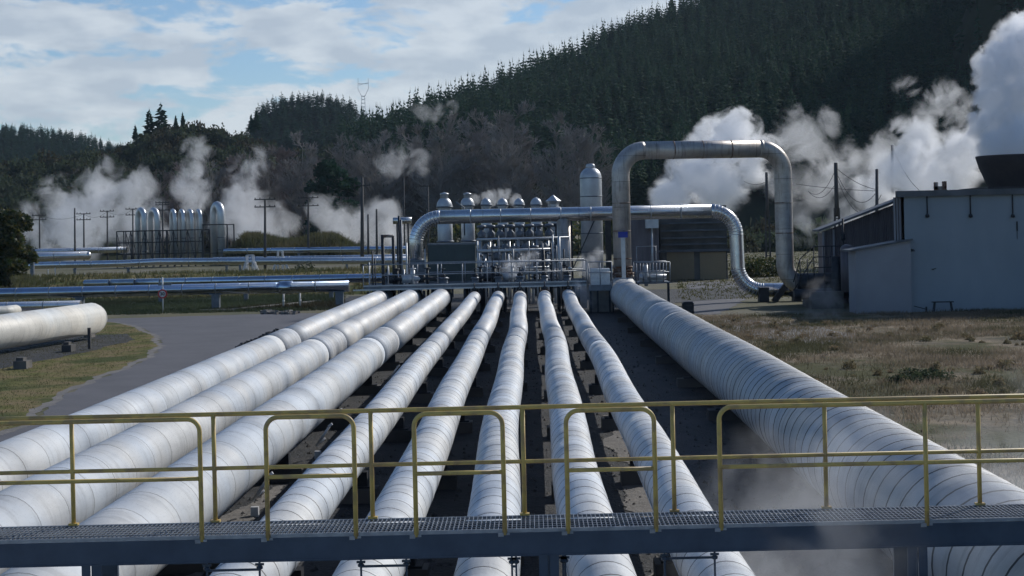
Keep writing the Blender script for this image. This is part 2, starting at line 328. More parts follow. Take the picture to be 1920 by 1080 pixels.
# strips of pale gravel along the big pipe, ragged on one side
def strip(x0, x1, y0, y1, seed, z=.034):
    rs = random.Random(seed); L_, R_ = [], []
    y = y0
    while y < y1:
        L_.append((x0 + .22 * math.sin(y * .9 + seed) + .07 * math.sin(y * 2.3) + rs.uniform(-.05, .05), y)); R_.append((x1 + rs.uniform(-.04, .04), y)); y += rs.uniform(.08, .2)
    b = MB(); n = len(L_)
    b.add([(p[0], p[1], z) for p in L_] + [(p[0], p[1], z) for p in R_], [(i, n + i, n + i + 1, i + 1) for i in range(n - 1)])
    tag(b.build('gravel_strip', M['earth'], loc=(0, 0, 0)), kind='structure')
strip(4.72, 6.4, 8, 21, 3); strip(4.8, 5.6, 24, 26.5, 4); strip(4.75, 5.6, 31, 33, 9); strip(1.75, 2.25, 8, 40, 5); strip(-5.2, -4.85, 8, 30, 6)

# ---------------------------------------------------------------- steam pipes of the row
PZ = H - 3.9
def wob(y, seed, amp):
    return amp * (math.sin(y / 7.3 + seed) * .6 + math.sin(y / 3.1 + seed * 2.3) * .4)
def runpipe(X, r, y0, y1, seed, amp, step, n=28, z=PZ, near=None, far=None):
    pts = []; rr = []; rs = random.Random(seed); y = y0; k = 0
    ys = []
    while y < y1: ys.append(y); y += step
    ys.append(y1)
    for a, bq in zip(ys[:-1], ys[1:]):
        jr = rs.uniform(-.0022, .0022); jx = rs.uniform(-.002, .002)
        for yy, d in ((a + .004, .0035), (bq - .004, -.001)):
            pts.append((X + wob(yy, seed, amp) + jx, yy, z + wob(yy, seed + 5, amp * .35))); rr.append(r + d * (r / .4) * .7 + jr)
    return pts, rr
PIPES = [(-8.80, .535, 'clad_big', 1.2, .03, 'outermost thick pale pipe beside the asphalt road'),
         (-7.04, .54, 'clad_big', 1.2, .03, 'thick pale pipe, second in from the asphalt road'),
         (-5.23, .545, 'clad_big', 1.2, .03, 'thick pale pipe, third from the road, beside the thinner ones'),
         (-3.29, .363, 'clad_small', .6, .04, 'thinner silver ringed pipe right beside the three thick pale ones'),
         (-1.93, .365, 'clad_small', .6, .05, 'silver ringed pipe, second of the five thin ones from the road side'),
         (-.63, .363, 'clad_small', .6, .075, 'slightly wavy silver ringed pipe in the middle of the five thin ones'),
         (.69, .363, 'clad_small', .6, .075, 'silver ringed pipe, fourth of the five thin ones from the road side'),
         (2.02, .363, 'clad_small', .6, .06, 'thin silver ringed pipe nearest to the big grey ringed pipe'),
         (5.27, .83, 'clad_dark', .6, .03, 'widest grey pipe with dark close rings, beside the dry grass field')]
ends = []
for i, (X, r, mk_, st, amp, lab) in enumerate(PIPES):
    y1 = [92.2, 90.6, 89.4][i] if i < 3 else 88.5 if i < 8 else 90.2
    t = thing('steam_pipe', lab, 'pipe', (X, 40, 0), 'long steam pipes running side by side')
    split = [55, 54, 54.5, 54, 55, 55.5, 55, 54, 62][i]
    gl = [3.5, 5, 5.5, 4.5, 5, 4, 5, 6, 7][i]
    pts, rr = runpipe(X, r * 1.001, split - gl + .01, split, i + 1, amp, st, 30)
    MB().tube(pts, rr, 36).build('grey_cladding', M['clad_grey'], t)
    pts, rr = runpipe(X, r, -6, split - gl, i + 1, amp, st, 40 if i == 8 else 30)
    MB().tube(pts, rr, 40 if i == 8 else 30).build('ringed_cladding', M[mk_], t)
    pts, rr = runpipe(X, r * 1.0, split + .01, y1 - (3.4 if i == 0 else 0), i + 1, amp, 3.0, 28)
    MB().tube(pts, rr, 28).build('pale_cladding', M['clad_pale' if i < 8 else 'clad_dark'], t)
    if i == 0:
        pts, rr = runpipe(X, r, y1 - 3.38, y1, i + 1, amp, 1.2, 28); MB().tube(pts, rr, 28).build('metal_cladding', M['vessel'], t)
    ends.append((X, y1, r))
    if 3 <= i <= 7:
        th = -.25; pts = [Vector((X + wob(y_, i + 1, amp) - math.cos(th) * (r + .008), y_, PZ + wob(y_, i + 6, amp * .35) + math.sin(th) * (r + .008))) for y_ in np.arange(6, split, .6)]
        MB().tube(pts, .011, 5).build('seam_strip', M['grate'], t)
    # saddles with concrete sleepers
    y = 12.0 + (i % 3) * 1.3
    k = 0
    while y < 86:
        if 26 < y or k < 3:
            w = r * 1.1
            s = MB(); s.box((X, y, .14), (w * 2.1, .45, .28)); s.build('sleeper', M['darkwall'], t)
            s = MB(); s.box((X, y, .42), (w * 1.2, .25, .30)); s.box((X, y, .30), (w * 1.7, .35, .03))
            s.build('saddle', M['dark'], t)
        y += 8.0; k += 1
# small white guide rods poking out beside the pipes
def guide_rod(x, y, lab, s=1.0):
    b = MB(); b.tube([(x - .08 * s, y, .30), (x + .22 * s, y - .05, .72)], .026 * s, 8); b.box((x + .24 * s, y - .05, .75), (.10 * s, .05, .05), ry=-.6)
    b.tube([(x - .02, y + .1, .34), (x + .1 * s, y + .12, .45)], .02, 6); b.box((x - .05, y, .10), (.13, .12, .18))
    tag(b.build('guide_rod', M['white']), lab, 'rod', 'short white guide rods beside the pipes')
for (u, v) in ((600, 828), (680, 702), (733, 706), (483, 930), (655, 622), (820, 625), (640, 750)):
    p = G(u, v + 8, .3); guide_rod(p.x, p.y, 'short white guide rod sticking up in the dark gap between pipes')

# ---------------------------------------------------------------- foreground walkway with ochre rails
WY0, WY1 = 14.0, 14.66; DZ = H - 2.718
wk = thing('walkway', 'steel grating walkway bridging over the row of pipes', 'walkway', (0, 14.3, 0))
b = MB(); b.bx(-8, 8, WY0 - .01, WY0 + .065, DZ - .055, DZ - .045 + .012); b.bx(-8, 8, WY0 - .002, WY0 + .010, DZ - .235, DZ - .055); b.bx(-8, 8, WY0 - .01, WY0 + .065, DZ - .247, DZ - .235)
b.build('beam', M['beam'], wk)
b = MB(); b.bx(-8, 8, WY1 - .065, WY1, DZ - .055, DZ - .045); b.bx(-8, 8, WY1 - .010, WY1 + .002, DZ - .235, DZ - .055); b.bx(-8, 8, WY1 - .065, WY1, DZ - .247, DZ - .235)
b.build('beam', M['beam'], wk)
b = MB(); x = -7.98
while x < 8:
    b.box((x, (WY0 + WY1) / 2, DZ - .015), (.006, WY1 - WY0, .03)); x += .041
for k in range(7):
    yy = WY0 + .03 + k * (WY1 - WY0 - .06) / 6; b.box((0, yy, DZ - .004), (16, .008, .008))
b.bx(-8, 8, WY0 - .004, WY0 + .004, DZ - .032, DZ + .001); b.bx(-8, 8, WY1 - .004, WY1 + .004, DZ - .032, DZ + .001)
b.build('grating', M['grate'], wk)
for u in (147, 1006, 1698):
    X = (u - 995) / 207.1 + .015 * 3
    b = MB(); w = .075
    b.bx(X - .09, X - .012, WY0 + .02, WY0 + .035, -.0, DZ - .247); b.bx(X + .012, X + .09, WY0 + .02, WY0 + .035, 0, DZ - .247); b.bx(X - .006, X + .006, WY0 + .036, WY0 + .11, 0, DZ - .247)
    b.bx(X - .09, X + .09, WY1 - .10, WY1 - .05, 0, DZ - .247)
    b.build('leg', M['beam'], wk)
for ua, ub, zr in ((388, 487, 1070), (677, 762, 1062), (960, 968, 1062), (1056, 1060, 1062), (1246, 1340, 1047)):
    a = P(ua, zr, 14.2); c = P(ub, zr, 14.2); b = MB()
    for X in (a.x, c.x):
        b.box((X, 14.2, DZ - .247 - .25), (.018, .018, .5)); b.lathe((X, 14.2, DZ - .36), [(.012, 0), (.03, .01), (.03, .03), (.012, .04)], 8); b.box((X, 14.2, DZ - .31), (.08, .02, .02))
    b.box(((a.x + c.x) / 2, 14.2, a.z), (max(.02, c.x - a.x), .02, .02))
    b.build('hanger', M['beam'], wk)
OCR = .0215
rail = thing('back_railing', 'ochre railing with straight posts along the far side of the walkway', 'railing', (0, WY1, DZ), 'ochre railings of the walkway')
b = MB(); b.tube([(-8, WY1, DZ + 1.025), (-3, WY1, DZ + 1.022), (2, WY1, DZ + 1.026), (8, WY1, DZ + 1.024)], OCR, 12); b.build('top_rail', M['ochre'], rail)
b = MB(); b.tube([(-8, WY1, DZ + .51), (8, WY1, DZ + .51)], OCR * .9, 12); b.build('middle_rail', M['ochre'], rail)
for u in (-150, 136, 402, 697, 982, 1263, 1548, 1836, 2120):
    X = P(u, 880, WY1).x
    if abs(X) > 7.9: continue
    b = MB(); b.tube([(X, WY1, DZ - .03), (X, WY1, DZ + 1.02)], OCR, 12); b.box((X, WY1, DZ + .012), (.09, .06, .018)); b.build('post', M['ochre'], rail)
def hoop(u0, u1, lab, ext=None, mids=()):
    x0 = P(u0, 880, WY0).x; x1 = P(u1, 880, WY0).x; zt = DZ + 1.06; rr_ = .115; y = WY0 - .005
    t = thing('guard_hoop', lab, 'railing', ((x0 + x1) / 2, y, DZ), 'ochre railings of the walkway')
    pts = [(x0, y, DZ - .05), (x0, y, zt - rr_)]
    for k in range(1, 8): a = math.pi / 2 * k / 8; pts.append((x0 + rr_ * (1 - math.cos(a)), y, zt - rr_ + rr_ * math.sin(a)))
    pts += [(x0 + rr_, y, zt), (x1 - rr_, y, zt)]
    for k in range(1, 8): a = math.pi / 2 * k / 8; pts.append((x1 - rr_ + rr_ * math.sin(a), y, zt - rr_ + rr_ * math.cos(a)))
    pts += [(x1, y, zt - rr_), (x1, y, DZ - .05)]
    MB().tube(pts, OCR, 12).build('hoop', M['ochre'], t)
    MB().tube([(x0, y, DZ + .52), (x1, y, DZ + .52)], OCR * .9, 12).build('middle_rail', M['ochre'], t)
    for m_ in mids:
        X = P(m_, 880, WY0).x; MB().tube([(X, y, DZ - .05), (X, y, zt)], OCR, 12).build('post', M['ochre'], t)
    b = MB()
    for X in [x0, x1] + [P(m_, 880, WY0).x for m_ in mids]: b.box((X - .035, y - .012, DZ - .045), (.05, .012, .035)); b.box((X + .03, y - .012, DZ - .04), (.03, .01, .02))
    b.build('clip', M['grate'], t)
hoop(-420, 376, 'long ochre guard hoop of the near rail, over the thick pale pipes', mids=(-20,))
hoop(500, 665, 'narrow ochre guard hoop beside the long one over the thick pale pipes')
hoop(778, 944, 'narrow ochre guard hoop, the middle one of three, above the wavy pipe')
hoop(1063, 1228, 'narrow ochre guard hoop closest to the big ringed grey pipe')
hoop(1350, 2150, 'long ochre guard hoop of the near rail, over the big ringed grey pipe', mids=(1736,))

# ---------------------------------------------------------------- bends and overhead lines
def path(pts, r, n=8):
    """polyline with rounded corners of radius r"""
    pts = [Vector(p) for p in pts]; out = [pts[0]]
    for i in range(1, len(pts) - 1):
        a, p, c = pts[i - 1], pts[i], pts[i + 1]; d1 = (a - p).normalized(); d2 = (c - p).normalized()
        ang = d1.angle(d2); tl = r / math.tan(ang / 2); s, e = p + d1 * tl, p + d2 * tl
        cen = p + (d1 + d2).normalized() * (r / math.sin(ang / 2))
        v1 = s - cen; v2 = e - cen; th = v1.angle(v2)
        for k in range(n + 1):
            t = k / n; out.append(cen + (v1 * math.sin((1 - t) * th) + v2 * math.sin(t * th)) / math.sin(th))
    out.append(pts[-1]); return out
def bands(pts, r, step, mb, w=.05, h=.02):
    """clamp bands around a pipe"""
    pts = [Vector(p) for p in pts]
    for a, c in zip(pts[:-1], pts[1:]):
        L_ = (c - a).length; d = (c - a).normalized(); k = int(L_ / step)
        for i in range(1, k + 1):
            p = a + d * (i * L_ / (k + 1)); mb.tube([p - d * w / 2, p + d * w / 2], r + h, 20)
# tall loop on the big pipe
YL = 91.0
top = P(1330, 279, YL).z; zb = PZ
xl, xr = P(1165, 420, YL).x + .02, P(1478, 420, YL).x
lp = thing('pipe_loop', 'tall brownish expansion loop rising from the widest grey pipe', 'pipe', (xl, YL, 0))
yR = YL + 1.5
zr_ = P(1520, 538, yR).z
pl = path([(xl, YL, 1.35), (xl, YL, top), (xr, yR, top), (xr, yR, zr_), (P(1600, 533, yR + 2).x, yR - .6, zr_)], 1.45, 12)
hi = [q for q in range(len(pl))]
b = MB(); b.tube(pl[:14], .53, 26); b.build('riser', M['clad_loop'], lp)
b = MB(); b.tube(pl[13:15] , .53, 26); b.tube(pl[14:15] + pl[15:16], .53, 26); b.build('crossover', M['clad_loop_h'], lp)
b = MB(); b.tube(pl[14:], .53, 26); b.build('downcomer', M['clad_loop'], lp)
b = MB(); bands(pl, .53, 2.1, b, .06, .012); b.build('clamp_band', M['rust'], lp)
b = MB(); b.tube([(xl, YL, 1.9), (xl, YL, 2.02)], .66, 24); b.tube([(xl, YL, 2.06), (xl, YL, 2.18)], .66, 24); b.tube([(xl, YL, 2.45), (xl, YL, 2.55)], .6, 24); b.tube([(xl, YL, 2.19), (xl, YL, 2.44)], .56, 24)
for k in range(10):
    a = k * .628; b.tube([(xl + .66 * math.cos(a), YL + .66 * math.sin(a), 1.86), (xl + .66 * math.cos(a), YL + .66 * math.sin(a), 2.22)], .035, 6)
b.build('rusty_flange', M['rust'], lp)
b = MB(); b.tube([(5.27, 90.1, PZ), (5.3, 90.6, PZ + .1), (xl, YL, PZ + .5), (xl, YL, 1.5)], [.83, .82, .74, .6], 26); b.build('elbow', M['clad_dark'], lp)
p = P(1168, 440, YL - .7); b = MB(); b.box((p.x, p.y, p.z), (.56, .05, .34)); o = b.build('sign_plate', M['signblue'], lp)
b = MB(); b.bx(p.x - .12, p.x + .12, p.y - .02, p.y + .2, p.z - 3.4, p.z - .17); b.build('conduit', M['vessel'], lp)
# crossover pipe with S bend
YC = 97.0
xa, xb_ = P(781, 480, YC).x, P(1380, 470, YC).x; zt = P(1050, 402, YC).z; zlow = P(1450, 546, YC - 2).z
cp_ = thing('crossover_pipe', 'long bluish pipe crossing above the manifold with an S bend at its end', 'pipe', (0, YC, 0))
cpts = path([(xa, YC, 1.8), (xa, YC, zt), (xb_, YC, zt), (xb_ + .1, YC - .2, zlow), (P(1580, 546, YC - 1).x, YC - .8, zlow)], 1.55, 12)
b = MB(); b.tube(cpts[:14], .44, 24); b.build('riser', M['clad_far'], cp_)
b = MB(); b.tube(cpts[13:15], .44, 24); b.build('level_run', M['clad_far'], cp_)
b = MB(); b.tube(cpts[14:], .44, 24); b.build('bend', M['clad_far'], cp_)
b = MB(); bands(cpts[:2], .44, 1.8, b, .05, .012); bands(cpts[13:15], .44, 2.0, b, .05, .012)
for k in list(range(2, 13)) + list(range(15, 27)) + list(range(28, 40)):
    if k + 1 < len(cpts): d = (cpts[k + 1] - cpts[k - 1]).normalized(); b.tube([cpts[k] - d * .02, cpts[k] + d * .02], .452, 20)
b.build('clamp_band', M['vessel'], cp_)
b = MB(); b.box((xa, YC, 2.6), (1.15, 1.15, .95)); b.build('anchor_block', M['steel'], cp_)
px = P(1058, 480, YC).x
b = MB(); b.tube([(px, YC, 0), (px, YC, zt - .3)], .43, 22); b.build('prop_column', M['clad_loop'], cp_)
# pipe supports near the building
b = MB()
for u, w in ((1437, .6), (1500, .5)):
    X = P(u, 560, YC - 2).x; b.box((X, YC - .8, .45), (w, .8, .9))
b.bar((P(1460, 585, YC - 3).x, YC - 1.2, 0), (P(1490, 560, YC - 3).x, YC - 1.2, 1.3), .35)
b.build('pipe_pier', M['dark'], cp_)

# ---------------------------------------------------------------- manifold platform
PY0, PY1 = 88.9, 92.6
dk = P(900, 533, 89).z
pf = thing('manifold_platform', 'steel platform with handrails where the pipe row ends', 'platform', (-1, 90, 0))
xL, xR = P(682, 540, 89).x, P(1100, 540, 89).x
b = MB(); b.bx(xL, xR, PY0, PY1, dk - .06, dk); b.bx(xL, xR, PY0 - .06, PY0, dk - .19, dk + .10); b.bx(xL, xR, PY1, PY1 + .06, dk - .28, dk + .1); b.build('deck', M['steel'], pf)
b = MB(); b.bx(xL, xR, PY0 - .12, PY0 - .06, dk + .02, dk + .07); b.bx(xL - .6, xR, PY0 - .12, PY0 - .07, dk - .22, dk - .14); b.build('edge_strip', M['vessel'], pf)
for yy in (PY0, PY1):
    b = MB(); x = xL
    n_ = 9
    for k in range(n_ + 1):
        x = xL + (xR - xL) * k / n_
        b.tube([(x, yy, dk), (x, yy, dk + 1.25)], .032, 8)
    for hh in (1.25, .65): b.tube([(xL, yy, dk + hh), (xR, yy, dk + hh)], .03, 8)
    b.build('handrail', M['grate'], pf)
for k in range(12):
    x = xL + .3 + (xR - xL - .6) * k / 11 + rnd.uniform(-.2, .2)
    b = MB(); yy = PY0 + .1
    b.box((x, yy, dk / 2 - .15), (.14, .12, dk - .28)); b.build('column', M['dark'], pf)
    b = MB(); b.box((x, PY1 - .1, dk / 2 - .15), (.14, .12, dk - .28)); b.build('column', M['dark'], pf)
# right platform
pf2 = thing('landing_platform', 'small railed landing beside the foot of the tall loop', 'platform', (4, 89, 0))
a0 = P(1104, 545, 88); a1 = P(1148, 545, 88)
b = MB(); b.bx(a0.x, a1.x, 88, 89.6, 1.45, 1.55); b.bx(a0.x, a1.x, 87.94, 88, 1.25, 1.6); b.build('deck', M['steel'], pf2)
b = MB(); b.bx(a0.x + .15, a1.x - .1, 88.2, 89.5, 1.56, 2.5); b.build('valve_housing', M['white'], pf2)
b = MB()
for x in (a0.x, (a0.x + a1.x) / 2, a1.x): b.tube([(x, 88, 1.5), (x, 88, 2.9)], .03, 8)
for hh in (2.9, 2.3): b.tube([(a0.x, 88, hh), (a1.x, 88, hh)], .03, 8)
b.build('handrail', M['grate'], pf2)
for x in (a0.x + .1, a0.x + .5, a1.x - .15, a1.x + .05):
    b = MB(); b.box((x, 88.1, .72), (.10, .12, 1.45)); b.build('column', M['dark'], pf2)
b = MB(); b.bx(a0.x + .05, a1.x + .1, 88.6, 89.8, 0, 1.4); b.build('plinth', M['concrete'], pf2)
pf3 = thing('stair_landing', 'railed access landing behind the foot of the tall loop', 'platform', (7.5, 96, 0))
a0 = P(1190, 500, 96); a1 = P(1252, 500, 96)
b = MB(); b.bx(a0.x, a1.x, 94.5, 97, 1.35, 1.45); b.build('deck', M['steel'], pf3)
b = MB()
for k in range(6):
    x = a0.x + (a1.x - a0.x) * k / 5
    for yy in (94.5, 97): b.tube([(x, yy, 1.4), (x, yy, 2.65)], .03, 8)
for yy in (94.5, 97):
    for hh in (2.65, 2.05): b.tube([(a0.x, yy, hh), (a1.x, yy, hh)], .03, 8)
x0_ = P(1232, 470, 96).x; b.tube([(x0_, 97.05, 1.4), (x0_, 97, 3.6), (x0_ - 1.2, 97, 3.6), (x0_ - 1.2, 97, 1.4)], .03, 8)
b.build('handrail', M['grate'], pf3)
b = MB(); b.bx(a0.x + .3, a1.x - .3, 95, 96.5, 1.46, 2.0); b.tube([(a0.x + .2, 94.9, 1.75), (a1.x - .2, 94.9, 1.75)], .16, 12)
b.tube([(a0.x + .6, 94.7, 1.2), (a0.x + .6, 94.7, 2.5)], .12, 10); b.build('valve_set', M['vessel'], pf3)
for x in (a0.x + .1, a1.x - .1):
    b = MB(); b.box((x, 94.8, .68), (.14, .14, 1.34)); b.build('column', M['dark'], pf3)
p = G(1290, 588); b = MB(); b.box((p.x, p.y, .3), (.62, .5, .6)); b.box((p.x + .02, p.y, .62), (.5, .42, .08)); tag(b.build('pit_box', M['dark']), 'small dark box on the ground beside the big grey pipe', 'box')

# end fittings of each pipe: collar, flange, valve and riser
ends_lab = ['by the road', 'second from the road', 'third from the road', 'fourth from the road', 'fifth from the road', 'sixth from the road', 'seventh from the road', 'eighth from the road']
for i, (X, y1, r) in enumerate(ends[:8]):
    t = thing('end_valve', 'valve and flanges at the far end of the pipe ' + ends_lab[i], 'valve', (X, y1 + .5, 0), 'valves at the far ends of the pipes')
    xx = X + wob(y1, i + 1, PIPES[i][4]); z = PZ
    b = MB(); b.tube([(xx, y1, z), (xx, y1 + .12, z)], r * 1.14, 24); b.tube([(xx, y1 + .2, z), (xx, y1 + .34, z)], r * 1.06, 24)
    b.build('flange', M['rust'] if 3 <= i <= 7 else M['dark'], t)
    b = MB(); b.tube(path([(xx, y1 + .1, z), (xx, y1 + 1.5, z), (xx, y1 + 1.5, dk + .4)], .5, 6), r * .55, 18); b.tube([(xx, y1 + 1.5, dk + .3), (xx, y1 + 1.5, dk + .36)], r * .7, 18)
    b.build('riser', M['steel'], t)
    b = MB(); b.tube([(xx, y1 - .05, z + r), (xx, y1 - .05, dk + .1)], .04, 8); b.box((xx, y1 - .05, z + r + .12), (.2, .16, .16)); b.tube([(xx - .3, y1 + .5, 0), (xx - .3, y1 + .5, dk)], .05, 8)
    b.tube([(xx + .35, y1 + .6, 0), (xx + .35, y1 + .6, dk)], .06, 8)
    b.build('drain_line', M['dark'], t)
    b = MB(); b.lathe((xx, y1 + 1.5, dk + .41), [(.15, 0), (.18, .1), (.05, .2), (.04, .45), (.17, .46), (.17, .49), (.03, .5)], 14); b.build('handwheel', M['dark'], t)
# pale concrete wall pieces beneath the platform
for u0, u1 in ((700, 742), (752, 792), (878, 902), (925, 950), (962, 990), (1075, 1100)):
    a = P(u0, 560, 93.5); c = P(u1, 560, 93.5); b = MB(); b.bx(a.x, c.x, 93.2, 93.7, 0, dk - .3); tag(b.build('plinth_block', M['white']), 'pale plinth block seen under the manifold deck', 'plinth', 'pale plinth blocks under the manifold deck')
# dark cabinet
a = P(803, 460, 94.5); c = P(892, 525, 94.5)
t = thing('control_cabinet', 'dark green steel cabinet on the manifold platform', 'cabinet', ((a.x + c.x) / 2, 95.2, 0))
b = MB(); b.bx(a.x, c.x, 94.5, 96.3, dk - .2, a.z); b.build('body', M['cab'], t)
b = MB(); b.bx(a.x - .06, c.x + .06, 94.42, 96.4, a.z, a.z + .1); b.build('top', M['steel'], t)
for k in range(5):
    x = a.x + (c.x - a.x) * (k + .5) / 5; b = MB(); b.bx(x - .25, x + .25, 94.47, 94.497, dk + .15, a.z - .15); b.build('door', M['cab'], t)
b = MB()
for x in (a.x + .2, c.x - .2): b.bx(x - .1, x + .1, 94.6, 96.2, 0, dk - .2)
b.build('leg', M['dark'], t)
b = MB(); b.tube([(c.x + .15, 94.4, dk), (c.x + .15, 94.4, a.z + .2)], .05, 8); b.tube([(a.x - .2, 94.4, dk), (a.x - .2, 94.4, a.z - .2)], .04, 8); b.build('conduit', M['vessel'], t)

# separator vessels in a row
specs = [(833, 362, 15, 'big'), (876, 362, 13.5, 'big'), (911, 371, 10.5, 's'), (942, 371, 10.5, 's'), (973, 371, 10.5, 's'), (1005, 370, 11, 's'), (1037, 367, 13, 'cone')]
vl = ['first and largest round-topped separator, above the dark green cabinet', 'second large round-topped separator with a capped neck', 'small round-topped separator right beside the large ones',
      'small round-topped separator, second of the four small ones', 'small round-topped separator, third of the four small ones', 'small round-topped separator next to the pointed one', 'separator with a pointed hexagonal cap at the end of the row']
for (u, v, rp, kd), lab in zip(specs, vl):
    Y = 112.0; q = P(u, v, Y); r = rp / F * Y; zt_ = q.z
    t = thing('separator', lab, 'vessel', (q.x, Y, 0), 'separator vessels behind the crossover pipe')
    hb = .9 if kd == 'big' else .7
    zs = zt_ - {'big': r * 1.75, 's': r * 1.3, 'cone': r * 1.75}[kd]
    b = MB(); prof = [(r * .95, 2.0), (r * .95, zs - 1.2), (r * .72, zs - .9), (r * .72, zs - .3), (r, zs)]
    n_ = 20
    if kd == 'cone': prof = [(r * .8, 2.0), (r * .8, zs - .2), (r * .8, zs + r * .5), (r * 1.15, zs + r * 1.0), (.03, zt_ + r * .1)]; n_ = 6
    else:
        for k in range(1, 7): a = k * math.pi / 14; prof.append((r * math.cos(a), zs + r * 1.25 * math.sin(a)))
        if kd != 'big': prof.append((.05, zs + r * 1.32))
    b.lathe((q.x, Y, 0), prof, n_, smooth=(kd != 'cone')); b.build('shell', M['vessel'], t)
    if kd == 'big':
        b = MB(); b.lathe((q.x, Y, 0), [(r * .5, zs + r * .8), (r * .5, zt_ - .12), (r * .56, zt_ - .11), (r * .56, zt_ - .04), (.03, zt_ + .06)], 16); b.build('neck', M['vessel'], t)
    b = MB(); b.lathe((q.x, Y, 0), [(r * 1.02, zs - .06), (r * 1.06, zs - .03), (r * 1.06, zs + .03), (r * 1.02, zs + .06)], 20); b.lathe((q.x, Y, 0), [(r * .99, 4), (r * 1.1, 4.02), (r * 1.1, 4.12), (r * .99, 4.14)], 20); b.build('rim', M['steel'], t)
    b = MB()
    for k in range(3): a = k * 2.1 + .4; b.bar((q.x + r * .8 * math.cos(a), Y + r * .8 * math.sin(a), 0), (q.x + r * .8 * math.cos(a), Y + r * .8 * math.sin(a), 2.2), .16)
    b.build('leg', M['dark'], t)
# steel frame linking the separators
fr_ = thing('steel_trestle', 'dark steel frame with small brackets around the separators', 'frame', (-2, 110, 0))
xs0, xs1 = P(905, 430, 110).x, P(1062, 430, 110).x
b = MB()
for zz in (P(1000, 423, 110).z, P(1000, 462, 110).z, 2.2): b.bx(xs0, xs1, 110.0, 110.2, zz - .12, zz + .12)
for k in range(9):
    x = xs0 + (xs1 - xs0) * k / 8; b.bx(x - .07, x + .07, 110.21, 110.35, 0, 5.2)
b.build('beam', M['dark'], fr_)
b = MB(); x = P(835, 380, 110).x
b.tube([(x + .7, 110.5, 6.9), (x + 1.3, 110.5, 6.5), (x + 1.3, 110.5, 4.5)], .05, 8); b.build('vent_line', M['steel'], fr_)
# tall valve stems in front of the separators
vg = 'upright valve stems in front of the separators'
base = None
for k, u in enumerate((903, 920, 938, 957, 975, 993, 1010, 1030)):
    q = P(u, 430, 103)
    if base is None:
        t = thing('valve_stem', 'upright valve stem of pale tube with dark valve body in the dense bank', 'valve', (q.x, 103, 0), vg)
        b = MB(); b.tube([(q.x - .12, 103, .2), (q.x - .12, 103, 4.2)], .10, 10); b.tube([(q.x + .2, 103.2, .2), (q.x + .2, 103.2, 3.9)], .06, 8); b.build('stem', M['vessel'], t)
        b = MB(); b.lathe((q.x, 103, 4.2), [(.1, 0), (.26, .1), (.28, .45), (.12, .6), (.12, .75), (.3, .8), (.3, .95), (.05, 1.0)], 12); b.box((q.x, 103, 4.3), (.62, .3, .14)); b.build('valve_body', M['steel'], t)
        b = MB(); b.lathe((q.x - .12, 103, 2.4), [(.1, 0), (.2, .02), (.2, .1), (.1, .12)], 10); b.lathe((q.x - .12, 103, 3.1), [(.1, 0), (.2, .02), (.2, .1), (.1, .12)], 10); b.build('flange', M['steel'], t)
        base = t
    else: dup(base, (q.x, 103 + (k % 2) * .6, 0), 'upright valve stem of pale tube with dark valve body in the dense bank')
for k, u in enumerate((911, 929, 947, 966, 984, 1001, 1020, 1043, 1049)):
    q = P(u, 430, 99.5); dup(base, (q.x, 99.5 + (k % 3) * .3, -.9 - (k % 2) * .5), 'upright valve stem of pale tube with dark valve body in the dense bank')
mh = thing('manifold_header', 'tangle of thin silver pipes along the middle of the manifold deck', 'pipework', (-1, 92, 0))
xh0, xh1 = P(893, 500, 92).x, P(1072, 500, 92).x
for zz, yy, rr_ in ((2.25, 92.1, .10), (2.55, 92.3, .07), (2.95, 92.2, .05), (3.6, 93.4, .09), (4.3, 93.4, .06)):
    b = MB(); b.tube([(xh0, yy, zz), (xh1 - (zz * 7 % 1.5), yy, zz)], rr_, 10); b.build('run', M['vessel'], mh)
rh = random.Random(12)
for k in range(22):
    x = xh0 + (xh1 - xh0) * (k + rh.uniform(.2, .8)) / 22; yy = rh.choice((91.7, 92.1, 93.4)); zt2 = rh.uniform(2.6, 4.6)
    b = MB(); b.tube([(x, yy, dk), (x, yy, zt2)], rh.choice((.03, .045, .07)), 8)
    z = dk + .3 + rh.uniform(0, .8); b.lathe((x, yy, z), [(.05, 0), (.12, .02), (.12, .12), (.05, .14)], 8)
    b.build('branch', M[rh.choice(('vessel', 'steel', 'dark', 'vessel'))], mh)
# big separator tower
q = P(1107, 310, 105); r = 20.5 / F * 105
t = thing('separator_tower', 'tall round-topped silver tower beside the tall pipe loop', 'vessel', (q.x, 105, 0))
zs = q.z - r * 1.15; prof = [(r, .0), (r, zs)]
for k in range(1, 7): a = k * math.pi / 13; prof.append((r * math.cos(a), zs + r * math.sin(a)))
b = MB(); b.lathe((q.x, 105, 0), prof, 28); b.build('shell', M['vessel'], t)
b = MB(); b.lathe((q.x, 105, 0), [(r * .42, zs + r * .82), (r * .42, q.z), (r * .3, q.z + .1), (.03, q.z + .12)], 16); b.build('cap', M['vessel'], t)
b = MB()
for k in range(5): zz = zs - .05 - k * 1.25; b.lathe((q.x, 105, 0), [(r, zz), (r * 1.035, zz + .01), (r * 1.035, zz + .06), (r, zz + .07)], 28)
b.build('clamp_band', M['steel'], t)
b = MB(); x = P(1073, 470, 106).x; x2 = P(1141, 470, 106).x
b.bx(x - .35, x + .05, 106, 106.2, 0, 5.9); b.bx(x2 - .2, x2 + .2, 106, 106.2, 0, 6.0); b.bar((x, 104, 2.2), (x2 - .7, 104, 6), .08); b.build('stay_frame', M['dark'], t)

